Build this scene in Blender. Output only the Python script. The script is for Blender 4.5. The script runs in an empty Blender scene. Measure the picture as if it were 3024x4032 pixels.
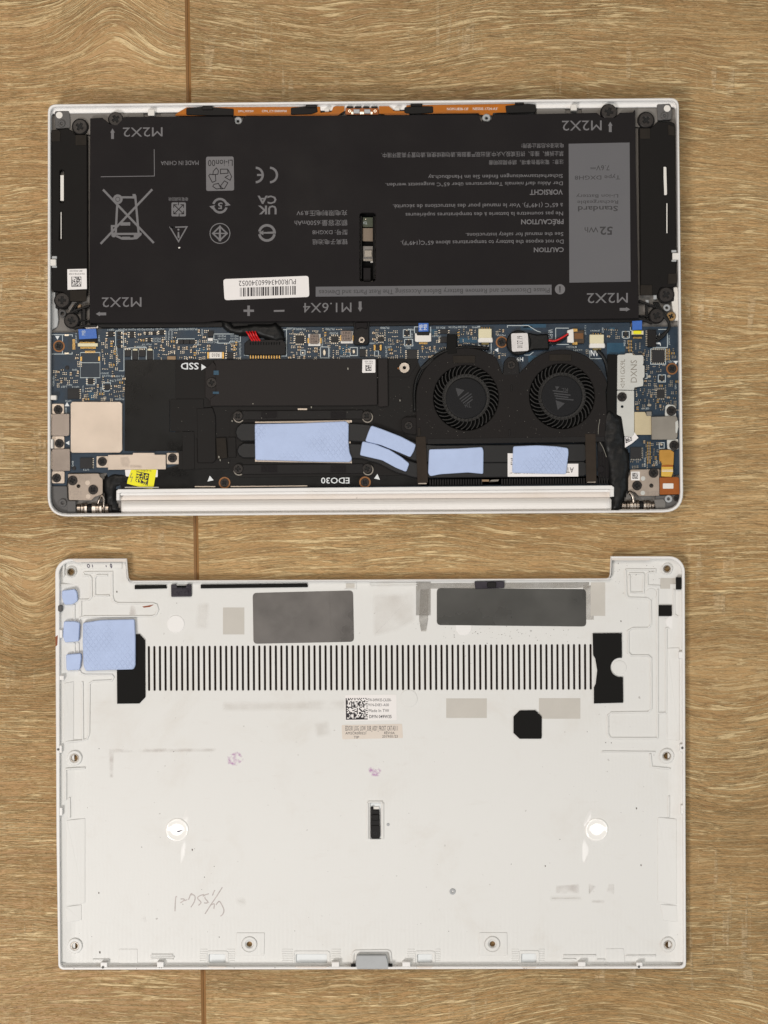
import bpy, math, random
from mathutils import Vector, Matrix
from mathutils import noise as noise3
from mathutils.geometry import delaunay_2d_cdt

# ------------------------------------------------------------------ camera, world, lamps, exposure
random.seed(7)
SC = bpy.context.scene
COL = SC.collection
H = 900.0            # camera height above the table, mm
S0 = 8.15            # photograph pixels per mm on the table
CX, CY = 1512.0, 2016.0
MM = 0.001

cam_d = bpy.data.cameras.new('camera')
cam_d.sensor_fit = 'VERTICAL'
cam_d.sensor_height = 36.0
cam_d.lens = 36.0 * H / (4032.0 / S0)
cam_d.clip_start = 0.01
cam_d.clip_end = 50
cam = bpy.data.objects.new('camera', cam_d)
cam.location = (0, 0, H * MM)
COL.objects.link(cam)
SC.camera = cam

world = bpy.data.worlds.new('World')
SC.world = world
world.use_nodes = True
bg = world.node_tree.nodes['Background']
bg.inputs[0].default_value = (1.0, 0.97, 0.94, 1)
bg.inputs[1].default_value = 0.07


def area(name, loc, target, sx, sy, power, col):
    d = bpy.data.lights.new(name, 'AREA')
    d.shape = 'RECTANGLE'
    d.size, d.size_y = sx, sy
    d.energy = power
    d.color = col
    o = bpy.data.objects.new(name, d)
    o.location = loc
    v = Vector(target) - Vector(loc)
    o.rotation_euler = v.to_track_quat('-Z', 'Y').to_euler()
    COL.objects.link(o)
    return o


area('ceiling_lamp', (-0.75, -0.95, 1.40), (0, 0, 0), 0.42, 0.42, 21.0, (1.0, 0.965, 0.93))
area('ceiling_panel', (-0.25, 0.75, 1.8), (0, 0.15, 0), 1.0, 0.8, 13.5, (1.0, 0.90, 0.79))
area('window_light', (1.35, 0.10, 1.25), (0, 0, 0), 1.0, 1.0, 7.0, (0.88, 0.97, 1.0))
area('disc_glint_light', (0.0, -0.47, 1.66), (0, -0.3, 0), 0.95, 0.10, 2.6, (1.0, 0.98, 0.95))  # added light, placed so its reflection whitens the two cover discs

SC.view_settings.view_transform = 'Standard'
SC.view_settings.look = 'None'
SC.view_settings.exposure = 0.0
SC.view_settings.gamma = 1.0
SC.cycles.max_bounces = 6
SC.cycles.use_denoising = True


# ------------------------------------------------------------------ helpers: coordinates
def W(px, py, z=0.0):
    k = (H - z) / H / S0
    return ((px - CX) * k, -(py - CY) * k)


def LEN(p, z=0.0):
    return p * (H - z) / H / S0


def rect(x0, y0, x1, y1):
    return [(x0, y0), (x1, y0), (x1, y1), (x0, y1)]


def circ(cx, cy, r, n=24):
    return [(cx + r * math.cos(2 * math.pi * i / n), cy + r * math.sin(2 * math.pi * i / n)) for i in range(n)]


def arc(cx, cy, r, a0, a1, n=10):
    return [(cx + r * math.cos(math.radians(a0 + (a1 - a0) * i / n)), cy + r * math.sin(math.radians(a0 + (a1 - a0) * i / n))) for i in range(n + 1)]


def rnd(pts, r, seg=4):
    """round the corners of a polygon; r a number or a list"""
    n = len(pts)
    out = []
    for i in range(n):
        ri = r[i] if isinstance(r, (list, tuple)) else r
        p, a, b = Vector(pts[i]), Vector(pts[i - 1]), Vector(pts[(i + 1) % n])
        if ri <= 0:
            out.append(tuple(p))
            continue
        u, v = (a - p), (b - p)
        d = min(ri, u.length * 0.49, v.length * 0.49)
        p0, p1 = p + u.normalized() * d, p + v.normalized() * d
        for k in range(seg + 1):
            t = k / seg
            out.append(tuple((1 - t) ** 2 * p0 + 2 * t * (1 - t) * p + t * t * p1))
    return out


def stroke_poly(path, w, closed=False):
    """outline polygon of an open polyline of width w"""
    n = len(path)
    L, R = [], []
    for i in range(n):
        p = Vector(path[i])
        d0 = (p - Vector(path[i - 1])) if i > 0 else None
        d1 = (Vector(path[i + 1]) - p) if i < n - 1 else None
        if d0 is None:
            d0 = d1
        if d1 is None:
            d1 = d0
        a, b = d0.normalized(), d1.normalized()
        t = (a + b)
        t = t.normalized() if t.length > 1e-6 else a
        nrm = Vector((-t.y, t.x))
        m = w / 2 / max(0.45, nrm.dot(Vector((-a.y, a.x))))
        L.append(tuple(p + nrm * m))
        R.append(tuple(p - nrm * m))
    return L + R[::-1]


def smooth(path, n=6):
    """Catmull-Rom through points of any dimension"""
    P = [Vector(p) for p in path]
    P = [P[0] * 2 - P[1]] + P + [P[-1] * 2 - P[-2]]
    out = []
    for i in range(1, len(P) - 2):
        for k in range(n):
            t = k / n
            a, b, c, d = P[i - 1], P[i], P[i + 1], P[i + 2]
            out.append(tuple(0.5 * ((2 * b) + (c - a) * t + (2 * a - 5 * b + 4 * c - d) * t * t + (3 * b - a - 3 * c + d) * t ** 3)))
    out.append(tuple(P[-2]))
    return out


def even(path, step):
    out = []
    for a, b in zip(path, path[1:]):
        a, b = Vector(a), Vector(b)
        n = max(1, round((b - a).length / step))
        out += [tuple(a.lerp(b, k / n)) for k in range(n)]
    return out + [tuple(path[-1])]


def area2(p):
    return sum(p[i - 1][0] * p[i][1] - p[i][0] * p[i - 1][1] for i in range(len(p)))


def inset(p, d):
    n = len(p)
    out = []
    for i in range(n):
        a, b, c = Vector(p[i - 1]), Vector(p[i]), Vector(p[(i + 1) % n])
        u, v = (b - a), (c - b)
        if u.length < 1e-9 or v.length < 1e-9:
            out.append(tuple(b))
            continue
        u.normalize()
        v.normalize()
        n0, n1 = Vector((-u.y, u.x)), Vector((-v.y, v.x))
        m = n0 + n1
        if m.length < 1e-6:
            out.append(tuple(b + n0 * d))
            continue
        m.normalize()
        out.append(tuple(b + m * (d / max(0.4, m.dot(n0)))))
    return out


def inside(pt, poly):
    x, y = pt
    c = False
    j = len(poly) - 1
    for i in range(len(poly)):
        xi, yi = poly[i]
        xj, yj = poly[j]
        if (yi > y) != (yj > y) and x < (xj - xi) * (y - yi) / (yj - yi + 1e-12) + xi:
            c = not c
        j = i
    return c


class MB:
    """collects shapes in millimetres; build() links them as ONE mesh object"""

    def __init__(s):
        s.v, s.f, s.m = [], [], []

    def face(s, idx, m=0):
        s.f.append(idx)
        s.m.append(m)

    def ring(s, pts, z):
        b = len(s.v)
        s.v += [(x, y, z) for x, y in pts]
        return list(range(b, b + len(pts)))

    def walls(s, a, b, m=0):
        n = len(a)
        for i in range(n):
            j = (i + 1) % n
            s.face((a[i], a[j], b[j], b[i]), m)

    def prism_mm(s, poly, z0, z1, ch=0.0, holes=(), m=0, mtop=None, under=0.0):
        mtop = m if mtop is None else mtop
        poly = list(poly)
        if area2(poly) < 0:
            poly = poly[::-1]
        tops, bots = [], []
        loops = [(poly, 1)] + [((h if area2(h) < 0 else h[::-1]), -1) for h in (list(q) for q in holes)]
        for lp, sg in loops:
            low = inset(lp, under) if (under and sg > 0) else lp
            r0 = s.ring(low, z0)
            if ch > 0:
                if under and sg > 0:
                    rm = s.ring(lp, z0 + (z1 - z0) * 0.6)
                    s.walls(r0, rm, m)
                    r0w = rm
                else:
                    r0w = r0
                r1 = s.ring(lp, z1 - ch)
                s.walls(r0w, r1, m)
                top = inset(lp, ch)
                r2 = s.ring(top, z1)
                s.walls(r1, r2, m)
            else:
                top = lp
                r2 = s.ring(lp, z1)
                s.walls(r0, r2, m)
            tops.append((r2, top))
            bots.append((r0, low))
        if not holes:
            s.face(tuple(tops[0][0]), mtop)
            s.face(tuple(reversed(bots[0][0])), m)
        else:
            for group, flip in ((tops, False), (bots, True)):
                pts, idx, edges = [], [], []
                for r, lp in group:
                    b = len(pts)
                    pts += [Vector(p) for p in lp]
                    idx += r
                    edges += [(b + i, b + (i + 1) % len(lp)) for i in range(len(lp))]
                vo, eo, fo, ov, oe, of = delaunay_2d_cdt(pts, edges, [], 1, 1e-6)
                mp = [(idx[o[0]] if o else None) for o in ov]
                hs = [lp for r, lp in group[1:]]
                for t in fo:
                    c = sum((vo[i] for i in t), Vector((0, 0))) / len(t)
                    if not inside(c, group[0][1]) or any(inside(c, h) for h in hs):
                        continue
                    q = [mp[i] for i in t]
                    if None in q:
                        continue
                    if flip:
                        q = q[::-1]
                    s.face(tuple(q), m if flip else mtop)
        return s

    def prism(s, poly, z0, z1, ch=0.0, holes=(), m=0, mtop=None, under=0.0):
        return s.prism_mm([W(x, y, z1) for x, y in poly], z0, z1, ch, [[W(x, y, z1) for x, y in h] for h in holes], m, mtop, under)

    def flat(s, poly, z, m=0):
        pts = [W(x, y, z) for x, y in poly]
        if area2(pts) < 0:
            pts = pts[::-1]
        s.face(tuple(s.ring(pts, z)), m)
        return s

    def flat_ring(s, outer, inner, z, m=0):
        a = s.ring([W(x, y, z) for x, y in outer], z)
        b = s.ring([W(x, y, z) for x, y in inner], z)
        n = len(a)
        for i in range(n):
            j = (i + 1) % n
            s.face((a[j], a[i], b[i], b[j]), m)
        return s

    def tube(s, path, r, seg=8, m=0, sz=1.0):
        """path of (px, py, z); r in mm, a number or a list"""
        P = [Vector((*W(p[0], p[1], p[2]), p[2])) for p in path]
        rings = []
        for i, p in enumerate(P):
            t = (P[min(i + 1, len(P) - 1)] - P[max(i - 1, 0)]).normalized()
            side = t.cross(Vector((0, 0, 1)))
            side = side.normalized() if side.length > 1e-6 else Vector((1, 0, 0))
            up = side.cross(t)
            ri = r[i] if isinstance(r, (list, tuple)) else r
            b = len(s.v)
            for k in range(seg):
                a = 2 * math.pi * k / seg
                q = p + side * (ri * math.cos(a)) + up * (ri * sz * math.sin(a))
                s.v.append(tuple(q))
            rings.append(list(range(b, b + seg)))
        for a, b in zip(rings, rings[1:]):
            s.walls(a, b, m)
        s.face(tuple(rings[0][::-1]), m)
        s.face(tuple(rings[-1]), m)
        return s

    def lathe_x(s, prof, yc, zc, seg=20, m=0):
        """prof: (px, radius_mm, material) along x"""
        rings = []
        for px, r, mm in prof:
            x, y = W(px, yc, zc)
            b = len(s.v)
            for k in range(seg):
                a = 2 * math.pi * k / seg
                s.v.append((x, y + r * math.cos(a), zc + r * math.sin(a)))
            rings.append((list(range(b, b + seg)), mm))
        for (a, ma), (b, mb) in zip(rings, rings[1:]):
            s.walls(a, b, ma)
        s.face(tuple(rings[0][0]), m)
        s.face(tuple(rings[-1][0][::-1]), m)
        return s

    def lathe_z(s, px, py, prof, seg=24, m=0):
        """prof: (radius_mm, z) from outside bottom to centre"""
        x, y = W(px, py, prof[-1][1])
        rings = []
        for r, z in prof:
            b = len(s.v)
            for k in range(seg):
                a = 2 * math.pi * k / seg
                s.v.append((x + r * math.cos(a), y + r * math.sin(a), z))
            rings.append(list(range(b, b + seg)))
        for a, b in zip(rings, rings[1:]):
            s.walls(a, b, m)
        s.face(tuple(rings[-1]), m)
        return s

    def mesh(s, name, mats):
        me = bpy.data.meshes.new(name)
        me.from_pydata([(x * MM, y * MM, z * MM) for x, y, z in s.v], [], s.f)
        for q in (mats if isinstance(mats, (list, tuple)) else [mats]):
            me.materials.append(q)
        me.polygons.foreach_set('material_index', s.m)
        me.validate()
        me.update()
        return me

    def build(s, name, mats, parent=None, smooth_shade=False):
        me = s.mesh(name, mats)
        if smooth_shade:
            me.shade_smooth()
        return link(name, me, parent)


def link(name, data, parent=None):
    o = bpy.data.objects.new(name, data)
    COL.objects.link(o)
    if parent is not None:
        o.parent = parent
        w = Matrix.Identity(4)
        q = parent
        while q is not None:
            w = Matrix.Translation(q.location) @ w
            q = None if q.parent is None or q.get('base0') else q.parent
        # every ancestor but the root Empty sits at the world origin
        o.matrix_parent_inverse = Matrix.Translation(-parent.location) if parent.get('base0') else Matrix.Identity(4)
    return o


def thing(name, label, cat, px, py, group=None):
    o = bpy.data.objects.new(name, None)
    o.empty_display_size = 0.02
    x, y = W(px, py, 0)
    o.location = (x * MM, y * MM, 0)
    o['label'] = label
    o['category'] = cat
    o['base0'] = 1
    if group:
        o['group'] = group
    COL.objects.link(o)
    return o


def lens(path, w):
    """outline of a stroke that tapers to both ends"""
    n = len(path)
    L, Rr = [], []
    for i, p in enumerate(path):
        t = Vector(path[min(i + 1, n - 1)]) - Vector(path[max(i - 1, 0)])
        t.normalize()
        h = max(0.6, w / 2 * math.sin(math.pi * (i + 0.3) / (n - 0.4)) ** 0.7)
        L.append((p[0] - t.y * h, p[1] + t.x * h))
        Rr.append((p[0] + t.y * h, p[1] - t.x * h))
    return L + Rr[::-1]


def lumpy(name, parent, mat, poly, z0, z1, amp=0.5, edge=16.0, step=7.0, freq=0.03, seed=0.0):
    """soft wrapped bundle: a height field inside a px outline, falling to z0 at its edge"""
    x0, x1 = min(p[0] for p in poly), max(p[0] for p in poly)
    y0, y1 = min(p[1] for p in poly), max(p[1] for p in poly)
    nx, ny = int((x1 - x0) / step) + 2, int((y1 - y0) / step) + 2

    def dist(p):
        best = 1e9
        for i in range(len(poly)):
            a, b = Vector(poly[i - 1]), Vector(poly[i])
            ab = b - a
            t = max(0, min(1, (p - a).dot(ab) / max(1e-9, ab.length_squared)))
            best = min(best, (p - a - ab * t).length)
        return best if inside(p, poly) else -best
    mb = MB()
    idx = {}
    for i in range(nx):
        for j in range(ny):
            p = Vector((x0 + i * step, y0 + j * step))
            d = dist(p)
            if d < -step * 0.9:
                continue
            t = max(0.0, min(1.0, d / edge))
            prof = math.sqrt(max(0, 1 - (1 - t) ** 2))
            n = noise3.noise((p.x * freq, p.y * freq * 0.6, seed)) + 0.5 * noise3.noise((p.x * freq * 2.3, p.y * freq * 2.0, seed + 5))
            z = z0 + (z1 - z0) * prof + amp * n * prof
            idx[i, j] = len(mb.v)
            mb.v.append((*W(p.x, p.y, z1), z))
    for i in range(nx):
        for j in range(ny):
            q = [idx.get(k) for k in ((i, j + 1), (i + 1, j + 1), (i + 1, j), (i, j))]
            if None not in q:
                mb.face(tuple(q))
    return mb.build(name, mat, parent, True)


def decal(name, parent, mat, poly, z, soft):
    """thin residue that fades out towards its outline"""
    pts = rnd(poly, soft, 3)
    if area2(pts) < 0:
        pts = pts[::-1]
    mb = MB()
    rings = []
    for d, a in ((-soft, 0.0), (0.0, 0.5), (soft * 0.8, 1.0)):
        r = mb.ring([W(x, y, z) for x, y in inset(pts, d)], z)
        rings.append((r, a))
    for (r, a), (q, b) in zip(rings, rings[1:]):
        mb.walls(r, q)
    mb.face(tuple(rings[-1][0]))
    o = mb.build(name, mat, parent)
    at = o.data.attributes.new('fade', 'FLOAT', 'POINT')
    for r, a in rings:
        for i in r:
            at.data[i].value = a
    return o


def P(name, parent, mat, poly, z0, z1, ch=0.08, holes=()):
    return MB().prism(poly, z0, z1, ch, holes).build(name, mat, parent)


# ------------------------------------------------------------------ helpers: materials
def lin(h):
    h = h.lstrip('#')
    c = [int(h[i:i + 2], 16) / 255 for i in (0, 2, 4)]
    return [x / 12.92 if x <= 0.04045 else ((x + 0.055) / 1.055) ** 2.4 for x in c]


def new_mat(name):
    m = bpy.data.materials.new(name)
    m.use_nodes = True
    nt = m.node_tree
    return m, nt, nt.nodes['Principled BSDF']


def material(name, col, rough=0.5, metal=0.0, spec=0.5, var=0.06, scale=60.0, bump=0.0, bscale=400.0, rvar=0.08, coat=0.0, stretch=None):
    m, nt, b = new_mat(name)
    c = lin(col) if isinstance(col, str) else list(col)
    N = nt.nodes
    tc = N.new('ShaderNodeTexCoord')
    src = tc.outputs['Object']
    if stretch:
        mp = N.new('ShaderNodeMapping')
        mp.inputs['Scale'].default_value = stretch
        nt.links.new(src, mp.inputs[0])
        src = mp.outputs[0]
    nz = N.new('ShaderNodeTexNoise')
    nz.inputs['Scale'].default_value = scale
    nz.inputs['Detail'].default_value = 5
    nz.inputs['Roughness'].default_value = 0.62
    nt.links.new(src, nz.inputs['Vector'])
    rp = N.new('ShaderNodeValToRGB')
    rp.color_ramp.elements[0].position = 0.3
    rp.color_ramp.elements[1].position = 0.7
    rp.color_ramp.elements[0].color = [x * (1 - var) for x in c] + [1]
    rp.color_ramp.elements[1].color = [min(1, x * (1 + var)) for x in c] + [1]
    nt.links.new(nz.outputs[0], rp.inputs[0])
    nt.links.new(rp.outputs[0], b.inputs['Base Color'])
    mr = N.new('ShaderNodeMapRange')
    mr.inputs[1].default_value, mr.inputs[2].default_value = 0.3, 0.7
    mr.inputs[3].default_value, mr.inputs[4].default_value = max(0.02, rough - rvar), min(1, rough + rvar)
    nt.links.new(nz.outputs[0], mr.inputs[0])
    nt.links.new(mr.outputs[0], b.inputs['Roughness'])
    b.inputs['Metallic'].default_value = metal
    b.inputs['Specular IOR Level'].default_value = spec
    b.inputs['Coat Weight'].default_value = coat
    if bump > 0:
        n2 = N.new('ShaderNodeTexNoise')
        n2.inputs['Scale'].default_value = bscale
        n2.inputs['Detail'].default_value = 3
        nt.links.new(src, n2.inputs['Vector'])
        bp = N.new('ShaderNodeBump')
        bp.inputs['Strength'].default_value = bump
        bp.inputs['Distance'].default_value = 0.0004
        nt.links.new(n2.outputs[0], bp.inputs['Height'])
        nt.links.new(bp.outputs[0], b.inputs['Normal'])
    return m


def math_node(nt, op, a, b=None, c=None):
    n = nt.nodes.new('ShaderNodeMath')
    n.operation = op
    for i, v in enumerate((a, b, c)):
        if v is None:
            continue
        if isinstance(v, (int, float)):
            n.inputs[i].default_value = v
        else:
            nt.links.new(v, n.inputs[i])
    return n.outputs[0]


def wood_material(name, seed, strips, tint, knots=()):
    """oak-effect laminate: wavy light pores with embossed shade, darker bands, ray flecks"""
    m, nt, b = new_mat(name)
    N, Lk = nt.nodes, nt.links
    tc = N.new('ShaderNodeTexCoord')
    sp = N.new('ShaderNodeSeparateXYZ')
    Lk.new(tc.outputs['Object'], sp.inputs[0])
    x = math_node(nt, 'MULTIPLY', sp.outputs[0], 1000.0)
    y = math_node(nt, 'MULTIPLY', sp.outputs[1], 1000.0)
    # printed strips: each shifts the grain
    ident = math_node(nt, 'MULTIPLY', 0.0, 0.0)
    for ys in strips:
        g = math_node(nt, 'GREATER_THAN', y, float(ys))
        ident = math_node(nt, 'ADD', ident, g)
    seedv = math_node(nt, 'MULTIPLY_ADD', ident, 37.3, seed)

    def noise(sx, sy, off, detail=3.0, dist=0.0, rough=0.55, yy=None):
        cb = N.new('ShaderNodeCombineXYZ')
        Lk.new(math_node(nt, 'MULTIPLY', x, sx), cb.inputs[0])
        Lk.new(math_node(nt, 'MULTIPLY', yy if yy is not None else y, sy), cb.inputs[1])
        Lk.new(math_node(nt, 'ADD', seedv, off), cb.inputs[2])
        t = N.new('ShaderNodeTexNoise')
        t.inputs['Scale'].default_value = 1.0
        t.inputs['Detail'].default_value = detail
        t.inputs['Roughness'].default_value = rough
        t.inputs['Distortion'].default_value = dist
        Lk.new(cb.outputs[0], t.inputs['Vector'])
        return t.outputs[0]

    def ramp(v, lo, hi):
        r = N.new('ShaderNodeMapRange')
        r.interpolation_type = 'SMOOTHSTEP'
        r.inputs[1].default_value, r.inputs[2].default_value = lo, hi
        Lk.new(v, r.inputs[0])
        return r.outputs[0]

    warp = math_node(nt, 'SUBTRACT', noise(0.0075, 0.011, 3.1, 2.0), 0.5)
    warp2 = math_node(nt, 'SUBTRACT', noise(0.035, 0.06, 9.7, 2.0), 0.5)
    yw = math_node(nt, 'MULTIPLY_ADD', warp, 21.0, y)
    yw = math_node(nt, 'MULTIPLY_ADD', warp2, 1.9, yw)
    for kx, ky, amp, ex, ey in knots:           # grain bending round knots
        dx = math_node(nt, 'MULTIPLY', math_node(nt, 'SUBTRACT', x, kx), 1.0 / ex)
        dy = math_node(nt, 'MULTIPLY', math_node(nt, 'SUBTRACT', y, ky), 1.0 / ey)
        d2 = math_node(nt, 'ADD', math_node(nt, 'MULTIPLY', dx, dx), math_node(nt, 'MULTIPLY', dy, dy))
        g = math_node(nt, 'POWER', 2.718, math_node(nt, 'MULTIPLY', d2, -1.0))
        yw = math_node(nt, 'MULTIPLY_ADD', g, amp, yw)
    # thin pale pore lines: contours of a stretched noise, broken into lengths
    def contour(sx, sy, off, k, lo, hi, det):
        n = noise(sx, sy, off, det, 0.0, 0.55, yw)
        f = math_node(nt, 'FRACT', math_node(nt, 'MULTIPLY', n, k))
        return ramp(math_node(nt, 'ABSOLUTE', math_node(nt, 'SUBTRACT', f, 0.5)), lo, hi)
    pores = contour(0.011, 0.26, 0.0, 6.5, 0.27, 0.41, 2.0)
    pores2 = contour(0.020, 0.42, 77.0, 5.0, 0.33, 0.45, 2.0)
    brk = ramp(noise(0.045, 0.85, 15.0, 3.0, 0.1, 0.6, yw), 0.38, 0.52)
    brk2 = ramp(noise(0.06, 0.7, 88.0, 3.0, 0.1, 0.6, yw), 0.43, 0.56)
    dens = ramp(noise(0.010, 0.035, 21.0, 2.0, 0.0, 0.5, yw), 0.34, 0.60)
    pores = math_node(nt, 'MULTIPLY', math_node(nt, 'MULTIPLY', pores, brk), math_node(nt, 'MULTIPLY_ADD', dens, 0.65, 0.35))
    pores = math_node(nt, 'MAXIMUM', pores, math_node(nt, 'MULTIPLY', pores2, math_node(nt, 'MULTIPLY', brk2, 0.7)))
    fine2 = noise(0.20, 2.6, 5.5, 2.0, 0.1, 0.6, yw)
    micro = ramp(fine2, 0.48, 0.62)
    band = ramp(noise(0.006, 0.055, 12.0, 3.0, 0.3, 0.5, yw), 0.36, 0.66)
    dark = ramp(noise(0.06, 0.75, 31.0, 3.0, 0.15, 0.6, yw), 0.52, 0.64)
    # ray flecks: short cream columns across the grain, in patches
    patch = ramp(noise(0.011, 0.018, 44.0, 2.0, 0.4), 0.535, 0.63)
    cols = ramp(noise(0.26, 0.020, 52.0, 2.0, 0.3, 0.5), 0.55, 0.66)
    flk = math_node(nt, 'MULTIPLY', math_node(nt, 'MULTIPLY', patch, cols), ramp(noise(0.16, 0.75, 61.0, 3.0, 0.3, 0.6), 0.40, 0.52))

    base = lin('#ba9565')
    lite = lin('#e0c797')
    drk = lin('#8a6840')
    warmd = lin('#a58052')

    def mixc(fac, a, c2):
        n = N.new('ShaderNodeMix')
        n.data_type = 'RGBA'
        if isinstance(fac, (int, float)):
            n.inputs[0].default_value = fac
        else:
            Lk.new(fac, n.inputs[0])
        for i, v in ((6, a), (7, c2)):
            if isinstance(v, (list, tuple)):
                n.inputs[i].default_value = list(v)[:3] + [1]
            else:
                Lk.new(v, n.inputs[i])
        return n.outputs[2]

    c = mixc(band, [k * t for k, t in zip(warmd, tint)], [k * t for k, t in zip(base, tint)])
    c = mixc(math_node(nt, 'MULTIPLY', dark, 0.7), c, drk)
    c = mixc(math_node(nt, 'MULTIPLY', micro, 0.30), c, lite)
    c = mixc(math_node(nt, 'MULTIPLY', pores, 0.82), c, lite)
    c = mixc(math_node(nt, 'MULTIPLY', flk, 0.62), c, lin('#dcc299'))
    tone = math_node(nt, 'MULTIPLY_ADD', math_node(nt, 'SINE', math_node(nt, 'MULTIPLY_ADD', ident, 2.6, seed)), 0.065, 0.985)
    vm = N.new('ShaderNodeVectorMath')
    vm.operation = 'SCALE'
    Lk.new(c, vm.inputs[0])
    Lk.new(tone, vm.inputs['Scale'])
    Lk.new(vm.outputs[0], b.inputs['Base Color'])
    b.inputs['Roughness'].default_value = 0.42
    b.inputs['Specular IOR Level'].default_value = 0.35
    hgt = math_node(nt, 'MULTIPLY_ADD', pores, 1.0, math_node(nt, 'MULTIPLY', micro, 0.3))
    hgt = math_node(nt, 'MULTIPLY_ADD', flk, 0.6, hgt)
    bp = N.new('ShaderNodeBump')
    bp.inputs['Strength'].default_value = 0.9
    bp.inputs['Distance'].default_value = 0.0006
    Lk.new(hgt, bp.inputs['Height'])
    Lk.new(bp.outputs[0], b.inputs['Normal'])
    return m


def white_shell_material(name, col, stain='#c9bba8', amount=0.35):
    """white paint over woven fibre: faint weave relief, blotchy wear and scuffs"""
    m, nt, b = new_mat(name)
    N, Lk = nt.nodes, nt.links
    tc = N.new('ShaderNodeTexCoord')
    n1 = N.new('ShaderNodeTexNoise')
    n1.inputs['Scale'].default_value = 26
    n1.inputs['Detail'].default_value = 6
    n1.inputs['Roughness'].default_value = 0.68
    n1.inputs['Distortion'].default_value = 0.6
    Lk.new(tc.outputs['Object'], n1.inputs['Vector'])
    r1 = N.new('ShaderNodeMapRange')
    r1.interpolation_type = 'SMOOTHSTEP'
    r1.inputs[1].default_value, r1.inputs[2].default_value = 0.50, 0.80
    r1.inputs[4].default_value = amount
    Lk.new(n1.outputs[0], r1.inputs[0])
    mp = N.new('ShaderNodeMapping')
    mp.inputs['Scale'].default_value = (40, 160, 60)
    Lk.new(tc.outputs['Object'], mp.inputs[0])
    n2 = N.new('ShaderNodeTexNoise')
    n2.inputs['Scale'].default_value = 1.0
    n2.inputs['Detail'].default_value = 5
    n2.inputs['Roughness'].default_value = 0.7
    Lk.new(mp.outputs[0], n2.inputs['Vector'])
    r2 = N.new('ShaderNodeMapRange')
    r2.inputs[1].default_value, r2.inputs[2].default_value = 0.62, 0.80
    r2.inputs[4].default_value = amount * 0.6
    Lk.new(n2.outputs[0], r2.inputs[0])
    n3 = N.new('ShaderNodeTexNoise')     # small dark specks
    n3.inputs['Scale'].default_value = 420
    n3.inputs['Detail'].default_value = 2
    Lk.new(tc.outputs['Object'], n3.inputs['Vector'])
    r3 = N.new('ShaderNodeMapRange')
    r3.inputs[1].default_value, r3.inputs[2].default_value = 0.745, 0.80
    r3.inputs[4].default_value = 0.45
    Lk.new(n3.outputs[0], r3.inputs[0])
    base = lin(col) + [1]

    def mix(f, a, c):
        n = N.new('ShaderNodeMix')
        n.data_type = 'RGBA'
        Lk.new(f, n.inputs[0])
        if isinstance(a, list):
            n.inputs[6].default_value = a
        else:
            Lk.new(a, n.inputs[6])
        n.inputs[7].default_value = c
        return n.outputs[2]
    c = mix(r1.outputs[0], base, lin(stain) + [1])
    c = mix(r2.outputs[0], c, lin('#b9aca0') + [1])
    c = mix(r3.outputs[0], c, lin('#6e6258') + [1])
    Lk.new(c, b.inputs['Base Color'])
    rr = N.new('ShaderNodeMapRange')
    rr.inputs[3].default_value, rr.inputs[4].default_value = 0.34, 0.55
    Lk.new(n1.outputs[0], rr.inputs[0])
    Lk.new(rr.outputs[0], b.inputs['Roughness'])
    b.inputs['Specular IOR Level'].default_value = 0.45
    b.inputs['Coat Weight'].default_value = 0.25
    b.inputs['Coat Roughness'].default_value = 0.22
    wv = N.new('ShaderNodeTexNoise')
    wv.inputs['Scale'].default_value = 900
    wv.inputs['Detail'].default_value = 2
    Lk.new(tc.outputs['Object'], wv.inputs['Vector'])
    ml = N.new('ShaderNodeTexWave')         # milling marks
    ml.inputs['Scale'].default_value = 170
    ml.inputs['Distortion'].default_value = 6
    ml.inputs['Detail'].default_value = 2
    ml.inputs['Detail Scale'].default_value = 0.4
    Lk.new(tc.outputs['Object'], ml.inputs['Vector'])
    ad = math_node(nt, 'MULTIPLY_ADD', ml.outputs[0], 0.25, wv.outputs[0])
    bp = N.new('ShaderNodeBump')
    w2 = N.new('ShaderNodeTexWave')         # vertical cutter marks near the front edge
    w2.inputs['Scale'].default_value = 150
    w2.inputs['Distortion'].default_value = 1.2
    Lk.new(tc.outputs['Object'], w2.inputs['Vector'])
    sx = N.new('ShaderNodeSeparateXYZ')
    Lk.new(tc.outputs['Object'], sx.inputs[0])
    mk = N.new('ShaderNodeMapRange')
    mk.interpolation_type = 'SMOOTHSTEP'
    mk.inputs[1].default_value, mk.inputs[2].default_value = W(0, 3560)[1] * MM, W(0, 3740)[1] * MM
    Lk.new(sx.outputs[1], mk.inputs[0])
    ad = math_node(nt, 'MULTIPLY_ADD', math_node(nt, 'MULTIPLY', w2.outputs[0], mk.outputs[0]), 0.8, ad)
    bp.inputs['Strength'].default_value = 0.09
    bp.inputs['Distance'].default_value = 0.0003
    Lk.new(ad, bp.inputs['Height'])
    Lk.new(bp.outputs[0], b.inputs['Normal'])
    return m


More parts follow.
